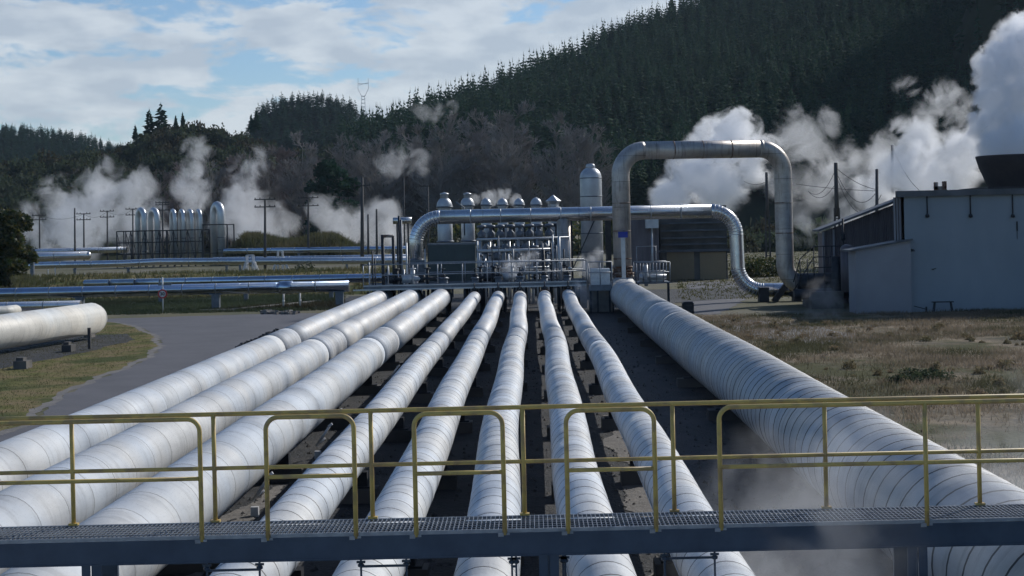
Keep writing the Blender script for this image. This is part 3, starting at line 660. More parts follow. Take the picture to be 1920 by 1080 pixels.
# pipe bits on the left end of the platform
def stub(u0, u1, v, Y, r, m, lab):
    a = P(u0, v, Y); c = P(u1, v, Y); t = thing('stub_pipe', lab, 'pipe', ((a.x + c.x) / 2, Y, 0), None)
    b = MB(); b.tube([(a.x, Y, a.z), (c.x, Y, a.z)], r, 18); b.build('barrel', m, t)
    b = MB()
    for x in (a.x + .3, c.x - .3): b.box((x, Y, a.z / 2 - r / 2), (.12, .12, a.z - r))
    b.build('leg', M['dark'], t)
stub(737, 772, 414, 120, .26, M['clad_far'], 'short pipe on tall thin legs behind the left bend')
vs_ = thing('vent_pipework', 'bundle of thin upright vent pipes at the left end of the platform', 'pipework', (P(720, 500, 90).x, 90, 0))
for k, (u, v0, rr_, mm_) in enumerate(((692, 492, .04, 'grate'), (698, 470, .05, 'dark'), (703, 485, .04, 'dark'), (717, 440, .10, 'dark'), (737, 442, .09, 'dark'), (748, 405, .07, 'dark'), (752, 412, .05, 'steel'), (762, 455, .05, 'vessel'), (767, 480, .04, 'dark'), (728, 500, .05, 'steel'), (757, 505, .05, 'vessel'), (1033, 455, .05, 'dark'), (1018, 468, .10, 'dark'))):
    q = P(u, v0, 91.5); MB().tube([(q.x, 91.5, .1), (q.x, 91.5, q.z)], rr_, 8).build('vent_pipe', M[mm_], vs_)
q = P(717, 443, 91.5); q2 = P(737, 443, 91.5); MB().tube([(q.x, 91.5, q.z), (q2.x, 91.5, q.z)], .09, 8).build('cross_tube', M['rust'], vs_)
vsx = [(P(772, 500, 90).x, .34), (P(800, 512, 90).x, .2), (P(742, 512, 90).x, .25), (P(900, 512, 90).x, .22), (P(925, 508, 90).x, .3), (P(960, 510, 90).x, .24)]
for x, r in vsx:
    b = MB(); b.tube([(x - .5, 90.6, dk + .35), (x + .5, 90.6, dk + .35)], r * .5, 12); b.tube([(x, 90.6, dk), (x, 90.6, dk + .9)], r * .4, 10); b.lathe((x, 90.6, dk + .9), [(.05, 0), (.2, .02), (.2, .07), (.03, .09)], 12); b.lathe((x - .35, 90.6, dk + .12), [(r * .9, 0), (r * .9, .45)], 12)
    tag(b.build('globe_valve', rnd.choice([M['dark'], M['vessel']])), 'small valve with handwheel on the manifold deck', 'valve', 'small valves on the manifold deck')

# ---------------------------------------------------------------- left side pipes
def hpipe(name, pts, r, m, lab, sup=None, supw=.3, group=None, bstep=2.2, cap=False, supm='steel'):
    t = thing(name, lab, 'pipe', ((pts[0][0] + pts[-1][0]) / 2, pts[0][1], 0), group)
    MB().tube(pts, r, 22).build('barrel', m, t)
    b = MB(); bands(pts, r, bstep, b, .05, .014); b.build('clamp_band', M['grate'], t)
    if cap:
        e = Vector(pts[-1]); d = (e - Vector(pts[-2])).normalized(); MB().tube([e, e + d * r * .35, e + d * r * .62, e + d * r * .8], [r, r * .9, r * .6, r * .05], 22).build('end_cap', m, t)
    if sup:
        for x, y, z in sup:
            b = MB(); b.box((x, y, (z - r) / 2), (supw, supw, z - r)); b.box((x, y, z - r + .02), (supw * 1.6, supw, .08)); b.build('support', M[supm], t)
    return t
def pl3(uvY): return [tuple(P(u, v, Y)) for u, v, Y in uvY]
q = [(P(405, 560, 102).x, 102, P(405, 548, 102).z), (P(637, 560, 101).x, 102, P(405, 548, 102).z), (P(100, 560, 102).x, 102, P(405, 548, 102).z)]
z1 = P(330, 543.5, 102).z
hpipe('transfer_pipe', [(-80, 102, z1), (P(655, 545, 102).x, 102, z1)], .37, M['clad_blue'], 'long polished blue-looking pipe nearest the road, behind the speed sign', [(P(u, 560, 102).x, 102, z1) for u in (405, 637, 150, -200)], .5, 'long low pipes crossing on the left')
z2 = P(500, 524, 112).z
hpipe('transfer_pipe', [(P(160, 535, 118).x, 118, z2 - .2), (P(760, 517, 110).x, 110, z2)], .31, M['clad_blue'], 'polished pipe just behind the one nearest the road', [(P(u, 530, 114).x, 114.2, z2 - .1) for u in (300, 460, 620)], .3, 'long low pipes crossing on the left')
bx_ = P(534, 546, 101); b = MB(); b.tube([(bx_.x - .5, 102, z1), (bx_.x + .4, 102, z1)], .43, 22); tag(b.build('pipe_sleeve', M['clad_blue']), 'short metal sleeve around the blue-looking pipe', 'sleeve')
# far left bundle
z3 = P(300, 494, 190).z
hpipe('far_pipe', [(-100, 190, z3 + .1), (P(230, 490, 190).x, 190, z3 + .1), (P(300, 490, 188).x, 188, z3 + .25), (P(765, 490, 180).x, 180, z3 - .1)], .42, M['clad_far'], 'silver pipe on the low bank under the expansion loops', [(P(u, 490, 188).x, 188, z3) for u in (140, 240, 425, 560)], .3, 'long low pipes crossing on the left', 4)
z4 = P(600, 470, 235).z
hpipe('far_pipe', [(P(420, 472, 240).x, 240, z4 + .2), (P(600, 472, 240).x, 238, z4 + .1), (P(770, 463, 235).x, 235, z4)], .42, M['clad_blue'], 'bluish pipe running past the mound of tussock grass', [(P(u, 470, 238).x, 238, z4) for u in (470, 560, 700)], .3, 'long low pipes crossing on the left', 4)
z5 = P(600, 485, 210).z
hpipe('far_pipe', [(P(400, 480, 212).x, 212, z5 + .1), (P(790, 482, 205).x, 205, z5)], .4, M['clad_far'], 'silver pipe between the tussock mound and the white stiles', [(P(u, 485, 208).x, 208, z5) for u in (450, 650)], .3, 'long low pipes crossing on the left', 4)
z6 = P(120, 480, 175).z
hpipe('far_pipe', [(-80, 175, z6), (P(165, 480, 175).x, 175, z6)], .48, M['clad_far'], 'fat silver pipe with a rounded pale end beside the dark tree', [(P(60, 480, 175).x, 175, z6)], .4, 'long low pipes crossing on the left', 4, True)
z7 = P(150, 470, 260).z
hpipe('far_pipe', [(-140, 260, z7), (P(240, 470, 260).x, 260, z7)], .5, M['clad_far'], 'distant grey pipe behind the leaning poles', None, .4, 'long low pipes crossing on the left', 5)
# big cream pipe end in the left foreground
e0 = P(172, 597, 75); e1 = P(0, 623, 66.5); d = (e1 - e0); e2 = e1 + d * 2.2
t = hpipe('cream_pipe', [tuple(e2), tuple(e1), tuple(e0)], .76, M['clad_cream'], 'thick cream pipe with a rounded blind end beside the verge', None, cap=True, bstep=30)
for (u, v, w) in ((38, 693, .55), (125, 661, .45), (165, 634, .4)):
    p = G(u, v); b = MB(); b.box((p.x, p.y + .3, .17), (w * .9, .7, .30)); b.box((p.x - .05, p.y + .3, .36), (w * .5, .4, .16)); b.build('block', M['darkwall'], t)
for (u, v, hh) in ((168, 655, .95),):
    p = G(u, v); b = MB(); b.box((p.x, p.y, hh / 2), (.12, .12, hh)); tag(b.build('marker_post', M['wood']), 'short wooden post in front of the cream pipe end', 'post')
hpipe('pale_pipe', [(-60, 91, P(60, 572, 91).z), (P(152, 573, 88).x, 88, P(60, 574, 88).z)], .26, M['clad_far'], 'thin grey pipe behind the thick cream pipe', [(P(100, 573, 88).x, 88.7, 1.0)], .2, None)
e = P(30, 582, 82); hpipe('pale_pipe', [(e.x - 12, 74, e.z), (e.x - .2, 81, e.z), (e.x, 82, e.z)], .30, M['clad_cream'], 'stubby cream pipe end between the thick cream pipe and the thin one', [(e.x - .4, 81, e.z)], .2, None, 30, True)

# far expansion loops in their dark frame
YE = 250.0
def eloop(u, vt, rp, lab, dxp=-11, Y=YE):
    u += rp * .4
    r = rp / F * Y; q = P(u, vt, Y); x = q.x; zt_ = q.z - r; dx = dxp / F * Y
    t = thing('expansion_loop', lab, 'pipe', (x, Y, 0), 'upright pipe loops in the dark frame')
    pts = [(x, Y, .8), (x, Y, zt_ - 1.6)]
    for k in range(1, 12):
        a = math.pi * k / 12; s_ = (1 - math.cos(a)) / 2; pts.append((x + dx * s_, Y + 1.4 * s_, zt_ - 1.6 + 1.6 * math.sin(a)))
    pts += [(x + dx, Y + 1.4, zt_ - 1.6), (x + dx, Y + 1.4, .8)]
    MB().tube(pts, r, 18).build('hairpin', M['hairpin'], t)
    b = MB()
    for zz in (2.5, 4.5): b.tube([(x, Y, zz), (x, Y, zz + .12)], r * 1.06, 18)
    b.build('clamp_band', M['steel'], t)
eloop(268, 388, 5.6, 'first of the two wide pipe loops in the far dark frame', -16)
eloop(292, 388, 5.6, 'second of the two wide pipe loops in the far dark frame', -16)
ll = ['narrow pipe loop next to the two wide ones in the far frame', 'second narrow pipe loop in the far frame', 'third narrow pipe loop in the far frame', 'last narrow pipe loop before the widest one in the far frame']
for k, u in enumerate((326, 342, 358, 374)): eloop(u, 391, 3.9, ll[k], -10.5)
eloop(411, 377, 7.5, 'widest and tallest pipe loop at the end of the far frame', -17)
lf = thing('loop_trestle', 'dark steel trestle frame around the far pipe loops', 'frame', (P(300, 440, YE).x, YE, 0))
xa_, xb2, xc = P(224, 440, YE).x, P(383, 440, YE).x, P(430, 440, YE).x
zf = P(300, 432, YE).z; zf2 = P(400, 421, YE).z
b = MB()
for yy in (YE - 1.6, YE + 4):
    for zz in (zf, 2.2, (zf + 2.2) / 2): b.bx(xa_, xb2, yy, yy + .15, zz - .12, zz + .05)
    n_ = 12
    for k in range(n_ + 1):
        x = xa_ + (xb2 - xa_) * k / n_; b.bx(x - .08, x + .08, yy - .16, yy - .01, 0, zf)
        if k < n_: b.bar((x, yy - .2, 1 if k % 2 else zf), (x + (xb2 - xa_) / n_, yy - .2, zf if k % 2 else 1), .08)
b.build('trestle', M['dark'], lf)
b = MB()
for yy in (YE - 1.6, YE + 4):
    b.bx(xb2, xc, yy, yy + .12, zf2 - .1, zf2 + .05); b.bx(xc - .1, xc + .1, yy - .13, yy - .01, 0, zf2); b.bx(xb2 + .1, xb2 + .25, yy - .13, yy - .01, 0, zf2); b.bx(xb2, xc, yy, yy + .12, 2.0, 2.1)
b.build('side_frame', M['dark'], lf)

# white stiles
def stile(u, v, lab, s=1.0):
    p = G(u, v); t = thing('stile', lab, 'steps', tuple(p), 'white stiles over the low pipes')
    for dy in (0, 1.0):
        b = MB()
        b.bar((p.x - 1.1 * s, p.y + dy, 0), (p.x - .4 * s, p.y + dy, 1.9), .12); b.bar((p.x + 1.2 * s, p.y + dy, 0), (p.x + .4 * s, p.y + dy, 1.9), .12)
        b.bar((p.x - .4 * s, p.y + dy, 1.85), (p.x + .4 * s, p.y + dy, 1.85), .1); b.bar((p.x - .35 * s, p.y + dy, 0), (p.x - .35 * s, p.y + dy, 2.6), .1); b.bar((p.x + .35 * s, p.y + dy, 0), (p.x + .35 * s, p.y + dy, 2.6), .1)
        b.bar((p.x - .35 * s, p.y + dy, 2.6), (p.x + .35 * s, p.y + dy, 2.6), .1); b.build('side_frame', M['white'], t)
    b = MB()
    for k in range(5): z = .3 + k * .35; b.box((p.x - (1.0 - z * .35) * s, p.y + .5, z), (.3, 1.0, .06)); b.box((p.x + (1.1 - z * .35) * s, p.y + .5, z), (.3, 1.0, .06))
    b.build('tread', M['white'], t)
stile(468, 522, 'white stile closer to the far pipe loops'); stile(525, 507, 'smaller looking white stile closer to the manifold', .9)

# speed sign
p = G(306, 587); t = thing('speed_sign', 'round red-rimmed white speed sign reading 30 on a pale post', 'sign', tuple(p))
zc = P(306, 551, p.y).z
b = MB(); b.tube([(p.x, p.y, 0), (p.x, p.y, P(306, 520, p.y).z)], .045, 10); b.build('post', M['white'], t)
def disc(r, y0, y1, m, nm):
    b = MB(); b.tube([(p.x, y1, zc), (p.x, y0, zc)], r, 28); b.build(nm, m, t)
disc(.30, p.y - .09, p.y - .06, M['signred'], 'rim'); disc(.205, p.y - .100, p.y - .0905, M['white'], 'face')
fc = bpy.data.curves.new('digits', 'FONT'); fc.body = '30'; fc.size = .30; fc.align_x = 'CENTER'; fc.align_y = 'CENTER'; fc.extrude = .004; fc.offset = .008
fo = bpy.data.objects.new('digits', fc); COL.objects.link(fo); fo.rotation_euler = (R(90), 0, 0)
dg = bpy.context.evaluated_depsgraph_get(); dg.update(); me = bpy.data.meshes.new_from_object(fo.evaluated_get(dg)); bpy.data.objects.remove(fo)
fo = bpy.data.objects.new('digits', me); COL.objects.link(fo); me.materials.clear(); me.materials.append(M['black']); fo.parent = t; fo.rotation_euler = (R(90), 0, 0); fo.location = (0, -.106, zc)
b = MB(); q = P(313, 533, p.y + .1); b.box((p.x + .12, p.y + .08, q.z), (.85, .03, .14)); b.build('name_board', M['steel'], t)
# white gate posts
for k, (u, v, lab) in enumerate(((532, 577, 'white bollard post nearer the cream pipe side by the road edge'), (563, 576, 'white bollard post nearer the pipe row by the road edge'))):
    p = G(u, v); b = MB(); b.tube([(p.x, p.y, 0), (p.x, p.y, .95)], .06, 10); b.tube([(p.x, p.y, .97), (p.x, p.y, 1.12)], .09, 10); b.tube([(p.x, p.y, .35), (p.x, p.y, .5)], .08, 10)
    tag(b.build('bollard', M['white']), lab, 'bollard', 'white bollards at the road edge')
p = G(532, 577); p2 = G(563, 576)
for k, (u, v, vt, lab) in enumerate(((91, 537, 505, 'thin white marker stake closest to the dark broad tree'), (104, 530, 502, 'thin white marker stake beside the one near the dark tree'), (252, 538, 513, 'thin white marker stake standing alone beside the polished pipe'))):
    p = G(u, v); b = MB(); hh = P(u, vt, p.y).z; b.box((p.x, p.y, hh / 2), (.09, .06, hh)); b.box((p.x, p.y - .04, hh - .15), (.12, .02, .1)); tag(b.build('marker_stake', M['white']), lab, 'stake', 'white marker stakes')
# concrete kerb beside road end
b = MB(); a = G(375, 584); c = G(430, 583); e = G(600, 566); b.bar((a.x, a.y, .06), (c.x, c.y, .06), .25, .14); b.bar((c.x, c.y, .06), (e.x, e.y, .06), .25, .14)
tag(b.build('kerb', M['concrete']), kind='structure')
# low stone pile by the road
b = MB(); rs = random.Random(3)
for k in range(60):
    p = G(rs.uniform(490, 560), rs.uniform(586, 590)); s_ = rs.uniform(.08, .2); b.box((p.x, p.y, s_ * .4), (s_ * 1.4, s_, s_), rs.uniform(0, 3), rs.uniform(-.3, .3), rs.uniform(-.3, .3))
tag(b.build('rubble', M['earth']), 'low line of brownish rubble by the road edge', 'rubble', kind='stuff')
nst = 5000; rk = np.random.RandomState(31); sy = 13 + 60 * rk.uniform(0, 1, nst) ** 1.6; sx = rk.uniform(-6.5, 5.2, nst); ss = rk.uniform(.012, .05, nst)
oc = np.array([(1, 0, 0), (-1, 0, 0), (0, 1, 0), (0, -1, 0), (0, 0, 1), (0, 0, -.3)]); of = np.array([(0, 2, 4), (2, 1, 4), (1, 3, 4), (3, 0, 4), (2, 0, 5), (1, 2, 5), (3, 1, 5), (0, 3, 5)])
Vs_ = (oc[None] * (ss[:, None, None] * rk.uniform(.6, 1.3, (nst, 6, 1))) + np.stack([sx, sy, ss * .2 + .022], 1)[:, None]).reshape(-1, 3); Fs_ = (of[None] + (np.arange(nst) * 6)[:, None, None]).reshape(-1, 3)
tag(npmesh('pebbles', Vs_, Fs_, M['darkwall']), 'loose pebbles strewn on the dark ground between the pipes', 'pebbles', kind='stuff')
# row of small dark stones along pipe edge
b = MB()
for k in range(22):
    u = 447 + k * 3.6; p = G(u, 654 - k * 1.5); s_ = rs.uniform(.06, .14); b.box((p.x - .1, p.y, s_ / 2 + .02), (s_, s_, s_ * 1.5), rs.uniform(0, 3), .2, .1)
tag(b.build('rubble', M['dark']), 'dark clods along the road edge beside the thick pipe', 'clods', kind='stuff')

# ---------------------------------------------------------------- poles and wires
def pole(u, vb, vt, lab, arms=(), r=.16, Y=None, aw=1.6, lattice=False, lean=0):
    p = G(u, vb) if Y is None else P(u, vb, Y); Y = p.y; zt_ = P(u, vt, Y).z; xt = P(u, vt, Y).x
    t = thing('utility_pole', lab, 'pole', (p.x, Y, 0), 'utility poles')
    if lattice:
        b = MB()
        for s_ in (-.22, .22): b.bar((xt + s_, Y, 0), (xt + s_ * .75, Y, zt_ * .62), .15)
        for k in range(7): z = zt_ * .62 * k / 7; b.bar((xt - .22, Y, z), (xt + .22, Y, z), .08)
        b.build('lower_frame', M['wood'], t)
        b = MB(); b.tube([(xt, Y, zt_ * .55), (xt, Y, zt_)], [r, r * .8], 10); b.build('shaft', M['wood'], t)
    else:
        b = MB(); b.tube([(p.x, Y, 0), (xt, Y, zt_)], [r, r * .65], 10); b.build('shaft', M['wood'], t)
    for a in arms:
        z = P(u, a, Y).z; b = MB(); b.box((xt, Y - r, z), (aw * 2, .12, .14))
        for k in (-1, -.5, .5, 1): b.lathe((xt + k * aw * .92, Y - r, z + .07), [(.05, 0), (.07, .06), (.07, .14), (.03, .18)], 8)
        b.build('crossarm', M['wood'], t)
    return (xt, Y, zt_)
tops = []
PL = [(74, 478, 402, (404, 412), 'far pole standing in steam beside the dark broad tree'), (157, 472, 400, (401, 412), 'far pole with two crossarms beside the bare straight pole'), (201, 472, 395, (396, 407), 'far pole with two crossarms before the pipe loops'),
      (249, 476, 391, (392, 403), 'far pole rising behind the first pipe loop'), (305, 474, 378, (380, 384, 394), 'far pole rising between the wide and narrow pipe loops')]
for u, vb, vt, arms, lab in PL: tops.append(pole(u, vb, vt, lab, arms, .17, 262, 1.2))
pole(140, 472, 390, 'bare straight dark pole without crossarms', (), .17, 240)
t1 = pole(497, 511, 373, 'dark pole with two crossarms behind the white stile', (374, 388), .2, None, 1.35)
t2 = pole(578, 497, 370, 'grey pole with two crossarms in front of the dark evergreen', (371, 386), .2, None, 1.6)
t3 = pole(679, 500, 332, 'tall pale pole with one crossarm near the manifold', (348,), .26, 190, 1.0)
pole(690, 460, 402, 'short dark pole just beside the tall pale pole', (), .2, 225)
pole(706, 462, 392, 'short dark pole alone in steam behind the vent pipes', (), .2, 230)
pole(802, 400, 347, 'thin distant pole above the first large separator', (349,), .16, 200, 1.0)
pole(757, 400, 330, 'thin distant pole among bare trees', (), .14, 260)
r1 = pole(1437, 497, 323, 'dark pole on a ladder-like base inside the tall loop', (), .17, 150, lattice=True)
r2 = pole(1567, 500, 305, 'tall dark pole with sagging cables beside the corrugated shed', (), .19, 125, lattice=True)
r3 = pole(1644, 500, 317, 'dark pole with sagging cables just behind the shed roof', (), .17, 120)
r4 = pole(1673, 480, 272, 'pale mast half hidden in steam behind the white building', (), .22, 170)
def wire(a, b_, sag, lab, r=.03):
    a = Vector(a); b_ = Vector(b_); pts = [a.lerp(b_, k / 14) - Vector((0, 0, sag * 4 * (k / 14) * (1 - k / 14))) for k in range(15)]
    tag(MB().tube(pts, r, 5).build('cable', M['dark']), lab, 'cable', 'cables between the poles')
wl = 'dark cable sagging between the two dark poles by the shed'
V3 = lambda q, dz: (q[0], q[1], q[2] + dz)
wire(V3(r2, -.4), V3(r3, -1.6), .3, 'upper nearly straight cable between the dark poles by the shed', .022)
wire(V3(r2, -.7), (r3[0], r3[1], r3[2] - 1.7), 1.6, wl, .022)
wire(V3(r2, -1.0), (r3[0] + .3, r3[1], r3[2] - 2.0), 2.2, wl, .022)
e = P(1515, 358, 140); wire(V3(r2, -.5), e, 1.0, 'cable sagging from the tall shed pole towards the pipe loop', .022); wire(V3(r2, -1.6), e, .9, 'lower cable sagging from the tall shed pole towards the pipe loop', .022)
wire(P(1492, 345, 135), V3(r3, -1.7), .1, 'level cable passing behind the tall loop leg', .022)
wire(P(1395, 340, 150), V3(r1, -.9), .3, 'short cable reaching the pole inside the tall loop', .022)
wire(V3(r4, -.3), P(1760, 370, 150), 1.5, 'guy cable dropping from the pale mast', .025)
for a_, b_ in zip(tops[:-1], tops[1:]): wire(V3(a_, -.1), V3(b_, -.1), .8, 'thin far cable strung between the distant crossarm poles', .02)

# ---------------------------------------------------------------- buildings on the right
YB = 82.0
def X_(u, v=480, Y=YB): return P(u, v, Y).x
zr = P(1690, 366, YB).z
wb = thing('pump_house', 'large blue-grey flat-roofed building with a cooling stack', 'building', (X_(1800), YB + 6, 0))
xL_, xR_ = X_(1697), X_(1697) + 24
kx_ = (YB + 14) / YB; b = MB(); b.prism([(xL_, YB), (xR_, YB), (xR_, YB + 14), (xL_ * kx_ + .4, YB + 14)], 0, zr - .1); b.build('wall', M['wallblue'], wb)
b = MB(); b.prism([(xL_ - .5, YB - .25), (xR_ + .3, YB - .25), (xR_ + .3, YB + 14.3), (xL_ * kx_ - .1, YB + 14.3)], zr - .098, zr + .22); b.build('roof', M['roof'], wb)
for u in (1740, 1821, 1900, 1980):
    b = MB(); x = X_(u); b.tube([(x, YB - .07, zr - .1), (x, YB - .07, P(u, 402, YB).z)], .035, 8); b.lathe((x, YB - .07, P(u, 408, YB).z), [(.04, 0), (.11, .03), (.11, .14), (.04, .2)], 10); b.build('drain_spout', M['dark'], wb)
b = MB(); x = X_(1908); b.box((x, YB - .03, P(1908, 424, YB).z), (.06, .06, .5)); b.tube([(x, YB - .02, P(1908, 432, YB).z), (x, YB - .02, P(1908, 448, YB).z)], .012, 6); b.build('conduit', M['dark'], wb)
b = MB(); a = P(1755, 345, YB + 1); c = P(1775, 345, YB + 1); b.bx(a.x, c.x, YB + 1, YB + 1.5, zr + .2, a.z - .12); b.bx(a.x, a.x + .1, YB + 1, YB + 1.5, zr + .3, a.z + .1); b.bx(c.x - .12, c.x, YB + 1, YB + 1.5, zr + .3, a.z + .14); b.build('roof_vent', M['rust'], wb)
b = MB(); bq = P(1749, 505, YB); b.box((bq.x, YB - .04, bq.z), (.12, .06, .06)); b.box((bq.x + .12, YB - .04, bq.z + .04), (.1, .03, .03)); b.build('wall_bracket', M['dark'], wb)
# left recess with posts
b = MB(); b.prism([(X_(1681), YB + .5), (xL_ - .02, YB + .5), (xL_ * 1.0975 + .2, YB + 8), (X_(1681) * 1.0975, YB + 8)], 0, zr - .1); b.build('side_wall', M['corr'], wb)
b = MB()
for u in (1683, 1688, 1693): x = X_(u); b.bx(x - .05, x + .03, YB + .40, YB + .49, 3.2, zr - .1)
b.build('post', M['walllean'], wb)
# cooling stack
YS = YB + 8
cx = P(1905, 320, YS).x; zs0 = P(1880, 352, YS).z; zs1 = P(1880, 292, YS).z
hw = (1905 - 1832) / F * YS; hw0 = (1905 - 1853) / F * YS
cs = MB(); cs.lathe((cx, YS, zs0 - .3), [(hw0 * .98, 0), (hw0, .4), (hw * .92, (zs1 - zs0) * .8), (hw, zs1 - zs0 + .22), (hw, zs1 - zs0 + .3), (hw * .95, zs1 - zs0 + .3), (hw0 * .9, .6)], 40)
cs.build('cooling_stack', M['wood_stack'], wb)
b = MB(); b.bx(cx - hw0 - .9, cx + hw0 + .5, YS - 3, YS + 3, zr + .2, zs0 + .02); b.build('stack_base', M['wood_stack'], wb)
# lean-to
ln = thing('lean_to', 'low pale lean-to built against the blue-grey building', 'building', (X_(1650), YB, 0))
x0, x1 = X_(1602), xL_ + .22
zl0 = P(1600, 470, YB).z; zl1 = P(1703, 451, YB).z
b = MB(); b.add([(x0, YB - .35, 0), (x1, YB - .35, 0), (x1, YB - .35, zl1), (x0, YB - .35, zl0), (x0, YB + 1.6, 0), (x1, YB + 1.6, 0), (x1, YB + 1.6, zl1), (x0, YB + 1.6, zl0)],
              [(0, 1, 2, 3), (5, 4, 7, 6), (4, 0, 3, 7), (1, 5, 6, 2), (3, 2, 6, 7), (0, 4, 5, 1)]); b.build('wall', M['walllean'], ln)
b = MB(); b.add([(x0 - .35, YB - .5, zl0 - .05), (x1 + .1, YB - .5, zl1 + .01), (x1 + .1, YB - .5, zl1 + .10), (x0 - .35, YB - .5, zl0 + .05), (x0 - .35, YB + 1.6, zl0 - .05), (x1 + .1, YB + 1.6, zl1 + .01), (x1 + .1, YB + 1.6, zl1 + .10), (x0 - .35, YB + 1.6, zl0 + .05)],
              [(0, 1, 2, 3), (5, 4, 7, 6), (4, 0, 3, 7), (1, 5, 6, 2), (3, 2, 6, 7), (0, 4, 5, 1)]); b.build('roof', M['roof'], ln)
b = MB(); b.bx(x0 - .02, x0 + .07, YB - .40, YB - .352, 0, zl0); b.build('corner_trim', M['walllean'], ln)
b = MB(); q = P(1713, 468, YB - .5); b.box((q.x, YB - .15, q.z), (.06, .3, .05)); b.lathe((q.x, YB - .35, q.z - .1), [(.12, 0), (.08, .08), (.03, .12)], 10); b.build('wall_lamp', M['dark'], wb)
# corrugated shed behind
YD = 92.0
sh = thing('corrugated_shed', 'dark corrugated shed with a sloping roof behind the lean-to', 'building', (X_(1620, 480, YD), YD, 0))
x0, x1 = P(1546, 480, YD).x, P(1700, 480, YD).x; z0 = P(1546, 434, YD).z; z1_ = P(1664, 392, YD).z + .5
b = MB(); n_ = 90; vs2 = []
for k in range(n_ + 1):
    x = x0 + (x1 - x0) * k / n_; vs2 += [(x, YD + (.05 if k % 2 else 0), 0), (x, YD + (.05 if k % 2 else 0), z0 + (z1_ - z0) * k / n_)]
b.add(vs2, [(2 * k, 2 * k + 2, 2 * k + 3, 2 * k + 1) for k in range(n_)]); b.bx(x0, x1, YD + .1, YD + 2, 0, z0 - .1); b.build('wall', M['corr'], sh)
b = MB(); b.add([(x0 - .4, YD - .4, z0), (x1, YD - .4, z1_ + .1), (x1, YD - .4, z1_ + .25), (x0 - .4, YD - .4, z0 + .12), (x0 - .4, YD + 1.6, z0), (x1, YD + 1.6, z1_ + .1), (x1, YD + 1.6, z1_ + .25), (x0 - .4, YD + 1.6, z0 + .12)],
              [(0, 1, 2, 3), (5, 4, 7, 6), (4, 0, 3, 7), (1, 5, 6, 2), (3, 2, 6, 7), (0, 4, 5, 1)]); b.build('roof', M['roof'], sh)
b = MB(); b.bx(x0 - .12, x0 - .0, YD - .1, YD - .04, 0, z0); b.bx(x0 + .5, x0 + .6, YD - .1, YD - .04, 0, z0 + .1); b.build('corner_trim', M['walllean'], sh)
q = P(1580, 410, YD - 1); b = MB(); b.tube([(q.x, YD - 1, .5), (q.x, YD - 1, q.z)], .06, 8); b.lathe((q.x, YD - 1, q.z - 1.3), [(.07, 0), (.16, .1), (.1, .4), (.07, .5)], 10); b.build('flue', M['dark'], sh)
# pipework and railed deck; header and base darkened in colour for the shed's shadow
dp = thing('pump_skid', 'pump skid coloured dark for shade, with pipes and railings by the lean-to', 'machinery', (P(1560, 550, 86).x, 88, 0))
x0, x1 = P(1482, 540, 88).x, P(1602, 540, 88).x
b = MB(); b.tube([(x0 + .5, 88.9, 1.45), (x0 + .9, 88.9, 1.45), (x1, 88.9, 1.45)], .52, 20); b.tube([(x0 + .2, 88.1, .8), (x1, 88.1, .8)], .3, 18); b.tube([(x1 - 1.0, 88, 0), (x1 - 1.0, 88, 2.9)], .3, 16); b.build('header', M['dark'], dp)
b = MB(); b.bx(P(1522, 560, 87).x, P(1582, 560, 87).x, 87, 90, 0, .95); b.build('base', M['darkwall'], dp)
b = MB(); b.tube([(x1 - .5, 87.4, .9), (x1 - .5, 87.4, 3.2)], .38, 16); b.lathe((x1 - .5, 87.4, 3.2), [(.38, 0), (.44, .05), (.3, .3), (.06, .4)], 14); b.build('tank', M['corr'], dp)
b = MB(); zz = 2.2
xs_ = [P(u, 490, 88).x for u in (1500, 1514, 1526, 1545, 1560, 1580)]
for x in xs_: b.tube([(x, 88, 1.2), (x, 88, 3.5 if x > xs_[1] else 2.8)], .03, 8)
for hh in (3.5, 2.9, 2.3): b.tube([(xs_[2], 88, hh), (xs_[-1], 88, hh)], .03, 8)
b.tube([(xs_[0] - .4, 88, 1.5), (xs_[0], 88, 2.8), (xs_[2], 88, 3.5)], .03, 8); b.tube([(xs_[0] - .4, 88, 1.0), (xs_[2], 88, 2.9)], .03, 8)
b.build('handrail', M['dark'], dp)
# trestle bench
p = P(1768, 586, YB - .8); t = thing('trestle_bench', 'thin trestle bench against the blue-grey wall', 'bench', (p.x, YB - .8, 0))
b = MB(); b.box((p.x, YB - .8, .55), (1.1, .3, .05)); b.build('top', M['dark'], t)
for s_ in (-1, 1): b = MB(); b.bar((p.x + s_ * .42, YB - .9, .53), (p.x + s_ * .5, YB - .95, 0), .045); b.bar((p.x + s_ * .42, YB - .7, .53), (p.x + s_ * .5, YB - .65, 0), .045); b.build('leg', M['dark'], t)
b = MB(); q = P(1728, 580, YB - .5); b.bar((q.x - .4, YB - .5, .35), (q.x + .3, YB - .5, .15), .04); b.bar((q.x + .25, YB - .5, .3), (q.x + .25, YB - .5, 0), .08); tag(b.build('scrap_bar', M['dark']), 'dark scrap bar lying by the bench at the wall foot', 'scrap')

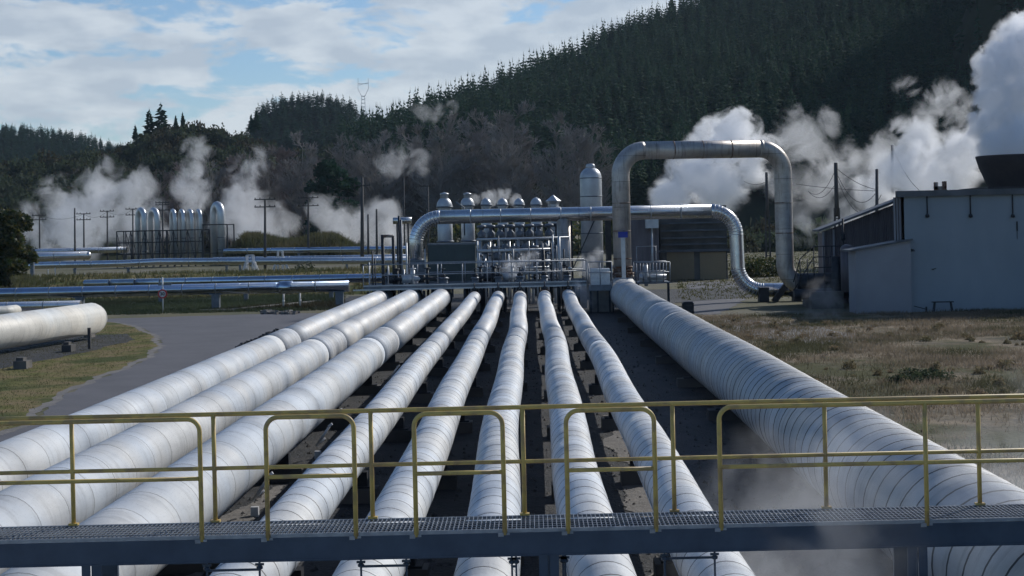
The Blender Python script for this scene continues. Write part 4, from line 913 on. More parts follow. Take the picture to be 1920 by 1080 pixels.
# concrete block building behind
YK = 137.0
bk = thing('block_building', 'dark concrete building with two tan doors behind the S bend', 'building', (P(1300, 480, YK).x, YK + 4, 0))
x0, x1 = P(1238, 480, YK).x, P(1364, 480, YK).x; zt_ = P(1300, 386, YK).z
b = MB(); b.bx(x0, x1, YK, YK + 10, 0, zt_); b.build('wall', M['darkwall'], bk)
b = MB()
zl = [P(1300, v, YK).z for v in (418, 432, 446, 458)]
for z in zl: b.bx(x0 + .1, x1 - .1, YK - .25, YK - .005, z - .06, z + .08)
b.build('ledge', M['roof'], bk)
for u0, u1 in ((1250, 1302), (1312, 1362)):
    a = P(u0, 473, YK); c = P(u1, 522, YK); b = MB(); b.bx(a.x, c.x, YK - .08, YK - .003, .05, a.z); b.build('roller_door', M['tan'], bk)
b = MB(); b.bx(x0 - .2, x1 + .2, YK - .35, YK + .0 - .004, P(1300, 472, YK).z, P(1300, 468, YK).z); b.build('lintel', M['roof'], bk)
b = MB(); xg = P(1182, 480, YK - 4).x; xg1 = P(1236, 480, YK - 4).x; b.bx(xg, xg1, YK - 4, YK + 6, 0, P(1210, 408, YK - 4).z); tag(b.build('grey_annex', M['corr']), 'plain grey annex between the tall loop and the dark concrete building', 'building')
q = P(1222, 418, YK - 4.5); b = MB(); b.box((q.x, YK - 4.5, q.z), (1.1, .8, .9)); b.tube([(q.x, YK - 4.5, 0), (q.x, YK - 4.5, q.z - .4)], .08, 8); tag(b.build('vent_box', M['vessel']), 'small silver vent box on the grey annex', 'vent')

# ---------------------------------------------------------------- hills
def ridge(us, vs_, Ds, treeh):
    def f(u):
        v = np.interp(u, us, vs_); D = np.interp(u, us, Ds)
        a = (u - 995) / F; bb = (428 - v) / F
        return D, D * a, H + D * (-a * SR + bb * CR) - treeh
    return f
HILLS = {}
def hill(name, us, vs_, Ds, D0, treeh, m, nu=90, nt_=40, power=1.0, bumpy=4.0, seed=1):
    f = ridge(us, vs_, Ds, treeh); U = np.linspace(us[0], us[-1], nu); T = np.linspace(0, 1.5, nt_)
    def surf(u, t):
        D1, _, z1 = f(u); d0 = np.interp(u, [us[0], us[-1]], D0) if isinstance(D0, tuple) else D0
        D = d0 + (D1 - d0) * t; X = D * (u - 995) / F
        tt = np.clip(t, 0, 1)
        z = z1 * (tt ** power) - np.where(t > 1, (t - 1) * z1 * .9, 0)
        z = z + fbm(X, D, 60, 3, seed) * bumpy * np.clip(t * 3, 0, 1) * np.clip((1.0 - t) * 4 + .25, 0.25, 1)
        return X, D, z
    V = []
    for t in T:
        X, D, z = surf(U, np.full_like(U, t)); V.append(np.stack([X, D, np.where(t == 0, -1, z)], 1))
    V = np.concatenate(V); i, j = np.meshgrid(np.arange(nt_ - 1), np.arange(nu - 1), indexing='ij'); a = (i * nu + j).ravel()
    o = npmesh(name, V, np.stack([a, a + 1, a + nu + 1, a + nu], 1), m, True); tag(o, kind='structure')
    return surf
main_u = [330, 450, 560, 640, 700, 763, 827, 860, 913, 970, 1017, 1053, 1113, 1160, 1227, 1400, 1600, 2300]
main_v = [268, 245, 228, 215, 200, 172, 152, 143, 127, 107, 87, 68, 48, 27, 3, -65, -140, -380]
main_D = [520, 540, 560, 580, 600, 620, 640, 655, 670, 690, 705, 720, 740, 760, 780, 830, 870, 950]
s_main = hill('hill', main_u, main_v, main_D, 345, 14, M['hill'], 120, 46, 1.15, 9, 3)
s_back = hill('back_hill', [430, 468, 490, 515, 560, 620, 660, 690, 740], [262, 228, 190, 172, 164, 166, 178, 203, 250], [900] * 9, 700, 9, M['hill'], 40, 20, .8, 2, 4)
s_left = hill('left_hill', [-300, 0, 60, 120, 170, 210, 245, 330], [215, 226, 229, 236, 246, 260, 266, 300], [1000] * 8, 720, 7, M['hill'], 40, 20, .8, 2, 5)
s_knoll = hill('knoll', [-300, 0, 150, 240, 262, 300, 345, 400, 430, 470, 520], [300, 296, 285, 266, 250, 232, 226, 233, 243, 245, 262], [470, 470, 480, 520, 520, 520, 520, 520, 520, 530, 540], 330, 4, M['hill'], 70, 26, 1.0, 4, 6)

# ---------------------------------------------------------------- conifers
def conifer(seed, h=16.0, w=2.9, layers=13, per=9, tri_n=2):
    rs = np.random.RandomState(seed); V = []; T = []
    def tri(a, b_, c): k = len(V); V.extend([a, b_, c]); T.append((k, k + 1, k + 2))
    for L_ in range(layers):
        f = (L_ + .3) / layers; z = h * (.12 + .88 * f); rad = w * (1 - f) ** .75 * (1 - .25 * (f < .1)) + .12
        for k in range(per if f < .8 else per - 4):
            a = 2 * math.pi * (k + rs.uniform(-.4, .4)) / per + L_ * .9; rr_ = rad * rs.uniform(.6, 1.25); dz = -rs.uniform(.05, .4) * rr_ + rs.uniform(-.3, .3)
            ca, sa = math.cos(a), math.sin(a); wd_ = rr_ * rs.uniform(.25, .42); zz = z + rs.uniform(-.4, .4)
            root = (0, 0, zz + .25); tip = (ca * rr_, sa * rr_, zz + dz); mx_, my_ = ca * rr_ * .55, sa * rr_ * .55
            l_ = (mx_ - sa * wd_, my_ + ca * wd_, zz + dz * .3 - .15); r_ = (mx_ + sa * wd_, my_ - ca * wd_, zz + dz * .3 - .15); lowp = (mx_ * .9, my_ * .9, zz - rs.uniform(.5, 1.1))
            tri(root, l_, tip); tri(root, tip, r_); tri(root, tip, lowp)
    tri((.12, 0, h * .9), (-.12, 0, h * .9), (0, 0, h * 1.07)); tri((0, .12, h * .9), (0, -.12, h * .9), (0, 0, h * 1.07))
    for k in range(4):
        a = k * 1.57; b2 = a + 1.57; tri((.22 * math.cos(a), .22 * math.sin(a), 0), (.22 * math.cos(b2), .22 * math.sin(b2), 0), (0, 0, h * .9))
    return np.array(V, np.float32), np.array(T, np.int32)
CON = [conifer(s, 16 + (s % 3) * 1.2, 2.6 + .25 * (s % 4)) for s in range(5)]
CONL = [conifer(50 + s, 16, 2.7, 9, 6) for s in range(4)]
def merge(protos, pos, rot, scl, which):
    Vs, Ts = [], []; off = 0
    for i in range(len(pos)):
        V, T = protos[which[i]]; c, s = math.cos(rot[i]), math.sin(rot[i]); k = scl[i]
        W = np.empty_like(V); W[:, 0] = (V[:, 0] * c - V[:, 1] * s) * k[0] + pos[i][0]; W[:, 1] = (V[:, 0] * s + V[:, 1] * c) * k[0] + pos[i][1]; W[:, 2] = V[:, 2] * k[1] + pos[i][2]
        Vs.append(W); Ts.append(T + off); off += len(V)
    return np.concatenate(Vs), np.concatenate(Ts)
rs = np.random.RandomState(11)
def scatter(surf, u0, u1, t0, t1, spacing, seed, keep=None):
    rs = np.random.RandomState(seed); out = []
    n = 0
    us = np.linspace(u0, u1, 60)
    X, D, Z = surf(us, np.full_like(us, (t0 + t1) / 2)); Xa, Da, _ = surf(us, np.full_like(us, t0)); Xb, Db, _ = surf(us, np.full_like(us, t1))
    area = abs(X[-1] - X[0]) * np.mean(np.abs(Db - Da)); n = int(area / spacing ** 2 * 1.1)
    u = rs.uniform(u0, u1, n * 2); t = rs.uniform(t0, t1, n * 2); X, D, Z = surf(u, t)
    pr = D / D.max(); ok = rs.uniform(0, 1, n * 2) < pr
    pts = np.stack([X, D, Z, u, t], 1)[ok][:n]
    # thin with a grid so that trees do not pile up
    cell = {}; res = []
    for p in pts:
        key = (int(p[0] // (spacing * .8)), int(p[1] // (spacing * .8)))
        if key in cell: continue
        cell[key] = 1; res.append(p)
    return np.array(res)
tr = scatter(s_main, 640, 2020, .10, 1.04, 4.2, 21)
# bare-tree belt keeps the lowest left part free
keep = ~((tr[:, 3] < 1120) & (tr[:, 4] < .32)) & ~((tr[:, 3] < 700) & (tr[:, 4] < .62))
tr = tr[keep]
# in the frame?
vpix = 428 - ((tr[:, 2] + 12 - H) / tr[:, 1]) * F
inf = (vpix > -60) & (tr[:, 3] < 1990)
vis = tr[inf]
order = np.argsort(vis[:, 1]); near = vis[order[:285]]; rest = vis[order[285:]]
print('pines', len(vis), 'rest', len(rest))
def rsc(n, seed, lo=.75, hi=1.2):
    r_ = np.random.RandomState(seed); a = r_.uniform(lo, hi, n); return np.stack([a * r_.uniform(.9, 1.15, n), a], 1)
protos = []
for k, (V, T) in enumerate(CON):
    me_o = npmesh('pine_tree', V, T, M['pine'] if k % 2 else M['pine_pale']); protos.append(me_o.data); bpy.data.objects.remove(me_o)
sc_ = rsc(len(near), 5, .65, 1.05) * [1.15, 1]
for i, p in enumerate(near):
    o = bpy.data.objects.new('pine_tree', protos[i % 5]); COL.objects.link(o); o.location = (p[0], p[1], p[2] - .5); o.rotation_euler = (0, 0, rs.uniform(0, 6.28)); o.scale = (sc_[i][0], sc_[i][0], sc_[i][1])
    tag(o, 'dark green pine tree among the dense pines on the lower hillside', 'tree', 'pine trees on the hillside')
def forest(name, pts, seed, lab, m, lo=.75, hi=1.2, pr=CONL, wide=1.0):
    n = len(pts); r_ = np.random.RandomState(seed)
    V, T = merge(pr, pts[:, :3] - [0, 0, .5], r_.uniform(0, 6.28, n), rsc(n, seed, lo, hi) * [wide, 1], r_.randint(0, len(pr), n))
    o = npmesh(name, V, T, m); tag(o, lab, 'forest', kind='stuff'); return o
k_ = np.random.RandomState(4).rand(len(rest)) < .6
# two needle tones mixed through one wood: one object
Vf, Tf = merge(CONL, rest[:, :3] - [0, 0, .5], rs.uniform(0, 6.28, len(rest)), rsc(len(rest), 9, .55, .98) * [1.25, 1], rs.randint(0, 4, len(rest)))
o = npmesh('pine_forest', Vf, Tf, M['pine']); o.data.materials.append(M['pine_pale'])
per = np.array([len(CONL[0][1])]); mi = np.random.RandomState(2).randint(0, 7, len(Tf)) > 3
o.data.polygons.foreach_set('material_index', mi.astype(np.int32)); tag(o, 'dense pine plantation covering the upper hillside up to the ridge', 'forest', kind='stuff')
tb = scatter(s_back, 455, 735, .5, 1.05, 4.2, 31); forest('back_forest', tb, 6, 'dark pine wood on the rounded hill behind', M['pine'], .40, .62, wide=2.1)
tl = scatter(s_left, -60, 320, .45, 1.05, 3.9, 32); forest('left_forest', tl, 7, 'dark even pine wood on the low distant hill', M['pine'], .34, .5, wide=2.1)
# wooded spur that shades the right part of the slope (its flank lies just outside the frame)
gx, gy = np.meshgrid(np.linspace(130, 760, 64), np.linspace(330, 1000, 60), indexing='xy')
A_, B_ = np.array([205., 520.]), np.array([350., 820.]); dv = B_ - A_; tt_ = np.clip(((gx - A_[0]) * dv[0] + (gy - A_[1]) * dv[1]) / (dv @ dv), 0, 1)
dd_ = np.hypot(gx - A_[0] - dv[0] * tt_, gy - A_[1] - dv[1] * tt_); gz = (185 + 70 * tt_) * np.exp(-(dd_ / 60) ** 2) - 3
i_, j_ = np.meshgrid(np.arange(59), np.arange(63), indexing='ij'); a_ = (i_ * 64 + j_).ravel()
o = npmesh('spur_hill', np.stack([gx.ravel(), gy.ravel(), gz.ravel()], 1), np.stack([a_, a_ + 1, a_ + 65, a_ + 64], 1), M['hill'], True); tag(o, kind='structure')
rq = np.random.RandomState(8); sx = rq.uniform(140, 520, 2600); sy = rq.uniform(360, 900, 2600); ts_ = np.clip(((sx - A_[0]) * dv[0] + (sy - A_[1]) * dv[1]) / (dv @ dv), 0, 1)
ds_ = np.hypot(sx - A_[0] - dv[0] * ts_, sy - A_[1] - dv[1] * ts_); sz = (185 + 70 * ts_) * np.exp(-(ds_ / 60) ** 2) - 3; ks = (sz > 8) & (ds_ < 110)
forest('spur_forest', np.stack([sx, sy, sz, sx, sy], 1)[ks], 15, 'pine wood over the spur beyond the cooling stack', M['pine'])
# tall pines on the knoll
for u, vt, vb, wf, lab in ((303, 193, 262, 1.25, 'tallest old pine on the knoll with ragged crown'), (281, 204, 262, 1.0, 'second tall pine on the knoll beside the tallest'), (254, 234, 262, .8, 'small lone pine at the edge of the knoll'), (330, 217, 245, .8, 'short pine on the knoll beside the tall pair'), (343, 211, 240, .7, 'thin short pine on the knoll top'),
                          (482, 207, 245, 1.0, 'dark pine on the saddle below the rounded hill'), (472, 215, 248, .8, 'smaller dark pine on the saddle below the rounded hill')):
    D = 520; a = P(u, vt, D); bb = P(u, vb, D); hh = a.z - bb.z
    V, T = conifer(u, hh, hh * .30 * wf, 12, 9); V[:, 2] *= 1; o = npmesh('old_pine', V, T, M['pine']); o.location = (bb.x, D, bb.z); o['_org'] = (0, 0, 0); tag(o, lab, 'tree', 'pines on the knoll')

# ---------------------------------------------------------------- leafy scrub (leaf clumps)
def clump(seed, n=150, r=1.0, hz=1.0, leaf=.22):
    rs = np.random.RandomState(seed); d = rs.normal(size=(n, 3)); d /= np.linalg.norm(d, axis=1)[:, None]; d[:, 2] = np.abs(d[:, 2]) * hz
    lump = 1 + .25 * np.sin(d[:, 0] * 5 + seed) * np.cos(d[:, 1] * 4.3 + seed * 2) ; c = d * (r * lump * rs.uniform(.55, 1.05, n))[:, None]
    a = rs.normal(size=(n, 3)); a /= np.linalg.norm(a, axis=1)[:, None]; b_ = np.cross(a, rs.normal(size=(n, 3))); b_ /= np.linalg.norm(b_, axis=1)[:, None]
    s = (leaf * rs.uniform(.5, 1.3, n))[:, None]; V = np.stack([c + a * s, c - a * s * .5 + b_ * s * .7, c - a * s * .5 - b_ * s * .7], 1).reshape(-1, 3)
    return V.astype(np.float32), np.arange(n * 3, dtype=np.int32).reshape(-1, 3)
CL = [clump(s, 260, 1.0, .9, .17) for s in range(5)]
def scrubfield(name, pts, lo, hi, seed, lab, m, cat='scrub'):
    r_ = np.random.RandomState(seed); n = len(pts); a = r_.uniform(lo, hi, n); V, T = merge(CL, pts[:, :3], r_.uniform(0, 6, n), np.stack([a, a * r_.uniform(.8, 1.5, n)], 1), r_.randint(0, 5, n))
    o = npmesh(name, V, T, m); tag(o, lab, cat, kind='stuff'); return o
ts = scatter(s_knoll, -40, 515, .05, 1.05, 4.6, 41); scrubfield('scrub', ts, 2.2, 4.2, 8, 'dark tangled scrub covering the knoll and low slope', M['scrub'])
tm = scatter(s_main, 335, 720, .06, 1.02, 5.0, 42); scrubfield('slope_scrub', tm, 2.2, 4.6, 9, 'dark mixed scrub on the foot of the long hill', M['scrub'])
tm = scatter(s_main, 700, 1150, .02, .34, 5.0, 43); scrubfield('foot_scrub', tm, 2.0, 3.8, 10, 'low scrub under the bare trees at the hill foot', M['scrub'])
pts = np.array([[G(u, 468).x * 0 + P(u, 400, 300 + rs.uniform(-30, 40)).x, 300 + rs.uniform(-30, 40), 0, 0, 0] for u in rs.uniform(880, 1200, 120)]); scrubfield('shrubbery', pts, 2.6, 6.0, 11, 'green shrubs behind the separators', M['leaf'], 'shrubs')
pts = np.array([[P(u, 400, 300).x, 280 + rs.uniform(-20, 60), 0, 0, 0] for u in rs.uniform(1180, 1900, 170)]); scrubfield('back_shrubbery', pts, 2.0, 4.5, 12, 'rough shrubs behind the steam and the sheds', M['scrub'], 'shrubs')
r2_ = np.random.RandomState(90)
def bush(u, v, r, hz, lab, m, n=1400, leaf=.16, name='bush', Y=None):
    p = G(u, v) if Y is None else Vector((P(u, v, Y).x, Y, 0)); V, T = clump(int(u), n, r, hz, leaf); o = npmesh(name, V, T, m); o.location = p; tag(o, lab, 'bush', 'bushes'); return o
bush(1428, 518, 2.9, .62, 'low green bush beside the S bend of the pipe', M['leaf'], 2600); bush(1400, 512, 1.4, .6, 'small green bush touching the S bend', M['leaf'], 800)
bush(570, 500, 2.0, .8, 'loose grey-green shrub between the far pipes', M['scrub'], 500, .16, 'bush', 175)
bush(1870, 690, .8, .4, 'dark weedy clump in the dry field', M['scrub'], 300, .10) if False else None
nw = 420; wy = 22 + 58 * r2_.uniform(0, 1, nw); wx = r2_.uniform(7.5, 27, nw); kw = (wx < wy * .36) & (wx > 7.2 + (wy - 20) * .012) & (fbm(wx, wy, 3.5, 3, 4) > -.05)
scrubfield('weeds', np.stack([wx, wy, 0 * wx, wx, wy], 1)[kw], .07, .26, 14, 'small olive and brown weed tufts dotted through the dry field', M['weed'], 'weeds')
bush(1735, 712, .9, .35, 'dark weedy clump in the middle of the dry field', M['scrub'], 700, .07)
bush(1700, 716, .7, .3, 'smaller dark weedy clump beside the big one in the field', M['scrub'], 500, .07)
bush(1660, 548, 0.6, .3, 'small tuft by the shed', M['scrub'], 10) if False else None
def leafy_tree(name, u, vb, vt, wpx, Y, lab, m, seed, leaf=.3, n=260, k=26):
    base = Vector((P(u, vb, Y).x, Y, 0)); ht = P(u, vt, Y).z; W = wpx / F * Y; rr_ = np.random.RandomState(seed)
    t = thing(name, lab, 'tree', tuple(base)); pos = []; sc2 = []
    for i in range(k):
        f = rr_.uniform(.12, .95); a = rr_.uniform(0, 6.28); rad = W * .36 * math.sin(math.pi * min(.95, f * .85 + .15)) ** .6 * rr_.uniform(.3, 1)
        pos.append((math.cos(a) * rad, math.sin(a) * rad, ht * f)); s = W * rr_.uniform(.14, .26); sc2.append((s, s * .85))
    pr = [clump(seed + q, n, 1, 1.0, leaf / (W * .2)) for q in range(4)]
    for V_, _ in pr: V_[:, 2] -= .4
    V, T = merge(pr, np.array(pos), rr_.uniform(0, 6, k), np.array(sc2), rr_.randint(0, 4, k)); o = npmesh('crown', V, T, m); o.parent = t
    b = MB(); b.tube([base, base + Vector((.1, 0, ht * .4)), base + Vector((-.1, 0, ht * .85))], [W * .04, W * .03, .03], 8)
    for i in range(6): a = rr_.uniform(0, 6.28); z0_ = ht * rr_.uniform(.2, .6); b.tube([base + Vector((0, 0, z0_)), base + Vector((math.cos(a) * W * .3, math.sin(a) * W * .3, z0_ + ht * .2))], [W * .02, .02], 6)
    b.build('trunk', M['bark'], t)
leafy_tree('broad_tree', 20, 520, 393, 110, 150, 'dark broadleaf tree with yellowish tips at the left edge', M['leaf'], 5, .20, 420, 44)
leafy_tree('evergreen', 618, 440, 296, 95, 300, 'dark rounded evergreen among the bare trees', M['pine'], 8, .5, 260, 34)
leafy_tree('evergreen', 655, 440, 330, 60, 305, 'smaller dark evergreen just beside the rounded one', M['pine'], 9, .5, 200, 20)

# ---------------------------------------------------------------- bare trees
def bare(seed, h=20.0, spread=.34):
    rs = random.Random(seed); V = []; T = []
    def seg(a, b_, r0, r1):
        d = (b_ - a); n1 = d.orthogonal().normalized(); n2 = d.normalized().cross(n1); k = len(V)
        for p, r in ((a, r0), (b_, r1)):
            for j in range(3): an = j * 2.094; V.append(p + (n1 * math.cos(an) + n2 * math.sin(an)) * r)
        for j in range(3): q = (j + 1) % 3; T.append((k + j, k + q, k + 3 + q)); T.append((k + j, k + 3 + q, k + 3 + j))
    def grow(p, d, L_, r, lev):
        q = p + d * L_; seg(p, q, r, r * .65)
        if lev == 0: return
        n = [0, 5, 5, 4, 4, 4][lev]
        for i in range(n):
            f = rs.uniform(.3, 1.0); o = p.lerp(q, f); nd = (d * rs.uniform(.9, 1.4) + Vector((rs.gauss(0, 1), rs.gauss(0, 1), rs.gauss(.35, .6))) * spread * 1.4).normalized()
            grow(o, nd, L_ * rs.uniform(.5, .75), max(.028, r * rs.uniform(.4, .55)), lev - 1)
    p = Vector((0, 0, 0)); d = Vector((0, 0, 1)); r = .28; z = 0
    n = 9
    for i in range(n):
        q = p + Vector((rs.uniform(-.3, .3), rs.uniform(-.3, .3), h / n * .95)); seg(p, q, r, r * .82)
        if i > 0:
            for j in range(5 if i < 6 else 4):
                a = rs.uniform(0, 6.28); f = 1 - i / n
                nd = Vector((math.cos(a), math.sin(a), rs.uniform(.5, 1.3))).normalized(); grow(p.lerp(q, rs.random()), nd, h * .17 * (.45 + f), max(.035, r * .4), 3)
        p = q; r *= .8
    return np.array([tuple(x) for x in V], np.float32), np.array(T, np.int32)
bp_ = []
for s in range(5):
    V, T = bare(s + 3); o = npmesh('bare_tree', V, T, M['twig'] if s < 3 else M['twig_red']); bp_.append(o.data); bpy.data.objects.remove(o)
    if s == 0: print('bare tris', len(T))
BT = [(395, 290, 1), (345, 310, 3), (300, 318, 4), (430, 300, 3), (455, 285, 4), (490, 290, 0), (520, 270, 4), (545, 285, 3), (570, 262, 0), (640, 262, 2), (665, 275, 0), (700, 255, 1), (730, 265, 2), (765, 250, 0), (795, 245, 1), (822, 238, 2), (850, 226, 0), (878, 236, 1), (905, 220, 2), (930, 226, 0), (958, 205, 1), (982, 240, 2), (1050, 238, 0), (1075, 222, 1), (1100, 245, 2), (605, 300, 3), (680, 310, 2), (740, 300, 4), (470, 330, 4), (415, 335, 3), (870, 300, 1), (780, 310, 0), (915, 310, 2), (955, 300, 0)]
for i, (u, vt, k) in enumerate(BT):
    Y = 318 + (i * 37 % 29) - 10; q = P(u, vt, Y); o = bpy.data.objects.new('bare_tree', bp_[k]); COL.objects.link(o); o.location = (q.x, Y, 0); s = (q.z) / 20.5; o.scale = (s * .95, s * .95, s); o.rotation_euler = (0, 0, i * 1.3)
    tag(o, ('reddish brown' if k > 2 else 'greyish brown') + ' leafless tree in the bare belt at the hill foot', 'tree', 'leafless trees at the hill foot')

# ---------------------------------------------------------------- grass blades
def blades(name, pts, h, w, seed, lab, m, k=4, cat='grass'):
    r_ = np.random.RandomState(seed); n = len(pts) * k; base = np.repeat(pts, k, 0)[:, :3] + np.concatenate([r_.normal(0, .12, (n, 2)), np.zeros((n, 1))], 1)
    a = r_.uniform(0, 6.28, n); hh = h * r_.uniform(.4, 1.2, n); dx = np.cos(a) * w; dy = np.sin(a) * w; lx = r_.normal(0, .35, n) * hh; ly = r_.normal(0, .35, n) * hh
    A = base + np.stack([dx, dy, 0 * dx], 1); B = base - np.stack([dx, dy, 0 * dx], 1); C = base + np.stack([lx, ly, hh], 1)
    V = np.stack([A, B, C], 1).reshape(-1, 3); o = npmesh(name, V, np.arange(n * 3).reshape(-1, 3), m); tag(o, lab, cat, kind='stuff')
r_ = np.random.RandomState(77); n = 60000
Y = 18 + 64 * r_.uniform(0, 1, n) ** .9; X = r_.uniform(6.9, 32, n); den = fbm(X, Y, 2.2, 4, 12); kx = (den + r_.normal(0, .15, n) > -.02) & (X < Y * .36) & (X > 6.9 + (Y - 20) * .012)
blades('dry_grass', np.stack([X, Y, 0 * X], 1)[kx], .20, .014, 3, 'dry brown grass over the field beside the big pipe', M['straw'])
pv = []
vx = r_.uniform(-32, -12, 26000); vy = r_.uniform(38, 86, 26000)
poly = verge
def inside(x, y, poly):
    c = np.zeros(len(x), bool); n = len(poly)
    for i in range(n):
        x1, y1 = poly[i]; x2, y2 = poly[(i + 1) % n]
        if y1 == y2: continue
        c ^= ((y1 > y) != (y2 > y)) & (x < (x2 - x1) * (y - y1) / (y2 - y1) + x1)
    return c
kk = inside(vx + .2, vy, poly) & inside(vx, vy, poly)
blades('verge_grass', np.stack([vx, vy, 0 * vx], 1)[kk], .07, .012, 4, 'short olive grass on the verge inside the road bend', M['reed'], 3)
# tussock mound and banks
n = 9000; mu = r_.uniform(425, 690, n); my = r_.uniform(246, 262, n); mz = (3.2 + .5 * np.sin(mu / 23)) * np.clip(1 - np.abs((my - 254) / 9) ** 2, 0, 1) * np.clip((mu - 420) / 40, 0, 1) * np.clip((715 - mu) / 90, .1, 1) + 1.0 * np.clip((560 - mu) / 150, 0, 1) * .5
mp3 = np.array([[P(u, 400, y).x, y, max(0, z)] for u, y, z in zip(mu, my, mz)])
blades('tussock_grass', mp3, 1.5, .12, 5, 'olive tussock grass on the low mound behind the pipes', M['reed'], 3)
b = MB(); us_ = np.linspace(420, 715, 40); ring = []
gv = []
for u in us_:
    sc2 = max(.05, min(1, (u - 420) / 40)) * max(.1, min(1, (715 - u) / 90))
    for y, f in ((244, 0), (249, .7), (254, 1), (259, .7), (264, 0)): gv.append((P(u, 400, y).x, y, 3.3 * f * sc2 - .02))
b.add(gv, [(i * 5 + j, i * 5 + j + 1, (i + 1) * 5 + j + 1, (i + 1) * 5 + j) for i in range(39) for j in range(4)], True); tag(b.build('mound', M['verge'], loc=(0, 0, 0)), kind='structure')
# bank below the polished pipes
def bank(name, u0, u1, Y0, Y1, hgt, m, seed):
    n1, n2 = 60, 8; gv = []
    for i in range(n1):
        u = u0 + (u1 - u0) * i / (n1 - 1)
        for j in range(n2):
            t = j / (n2 - 1); y = Y0 + (Y1 - Y0) * t; x = P(u, 450, y).x; z = hgt * math.sin(math.pi * min(1, t * 1.0)) * (1 + .3 * float(fbm(np.array([x]), np.array([y]), 4, 3, seed)[0])) * min(1, i / 6, (n1 - 1 - i) / 6)
            gv.append((x, y, z - .02))
    b = MB(); b.add(gv, [(i * n2 + j, i * n2 + j + 1, (i + 1) * n2 + j + 1, (i + 1) * n2 + j) for i in range(n1 - 1) for j in range(n2 - 1)], True); tag(b.build(name, m, loc=(0, 0, 0)), kind='structure')
bank('bank', 20, 760, 122, 150, 1.6, M['verge'], 3)
n = 9000; bu = r_.uniform(-60, 745, n); by = r_.uniform(121, 176, n); bx3 = np.array([[P(u, 450, y).x, y, 1.5 * math.sin(math.pi * min(1, max(0, (y - 122) / 28))) if 20 < u < 740 else 0] for u, y in zip(bu, by)])
blades('bank_grass', bx3, .45, .05, 6, 'rough grass on the bank between the left pipes', M['reed'], 3)
n = 12000; bu = r_.uniform(150, 640, n); by = r_.uniform(98, 122, n); bx3 = np.array([[P(u, 450, y).x, y, 0] for u, y in zip(bu, by)]); bx3 = bx3[(bx3[:, 1] > 96.5)]
blades('roadside_weeds', bx3, .22, .03, 7, 'weeds coloured dark for the shade under the polished pipes', M['scrub'], 3)  # dark scrub colour stands in for the shade beneath the pipes
n = 9000; bu = r_.uniform(1270, 1900, n); by = r_.uniform(100, 260, n); bx3 = np.array([[P(u, 450, y).x, y, 0] for u, y in zip(bu, by)])
blades('yard_grass', bx3, .16, .05, 8, 'dry grass around the yard behind the loop', M['reed'], 3)

# power pylon on the skyline
Yp = 820; t = thing('pylon', 'pale lattice power pylon on the skyline between the hills', 'pylon', tuple(P(681, 215, Yp)))
b = MB()
def pp(u, v): return P(u, v, Yp)
for s_ in (-1, 1):
    b.bar(pp(681 + s_ * 5, 215), pp(681 + s_ * 2.5, 182), .17); b.bar(pp(681 + s_ * 2.5, 182), pp(681 + s_ * 10, 166), .17); b.bar(pp(681 + s_ * 10, 166), pp(681 + s_ * 9.5, 146), .15)
for v in (210, 202, 195, 188, 182): b.bar(pp(677, v), pp(685, v - 3), .18); b.bar(pp(685, v), pp(677, v - 3), .18)
b.bar(pp(672, 157), pp(690, 157), .22); b.bar(pp(672, 160), pp(690, 155), .15)
b.build('lattice', M['vessel'], t)

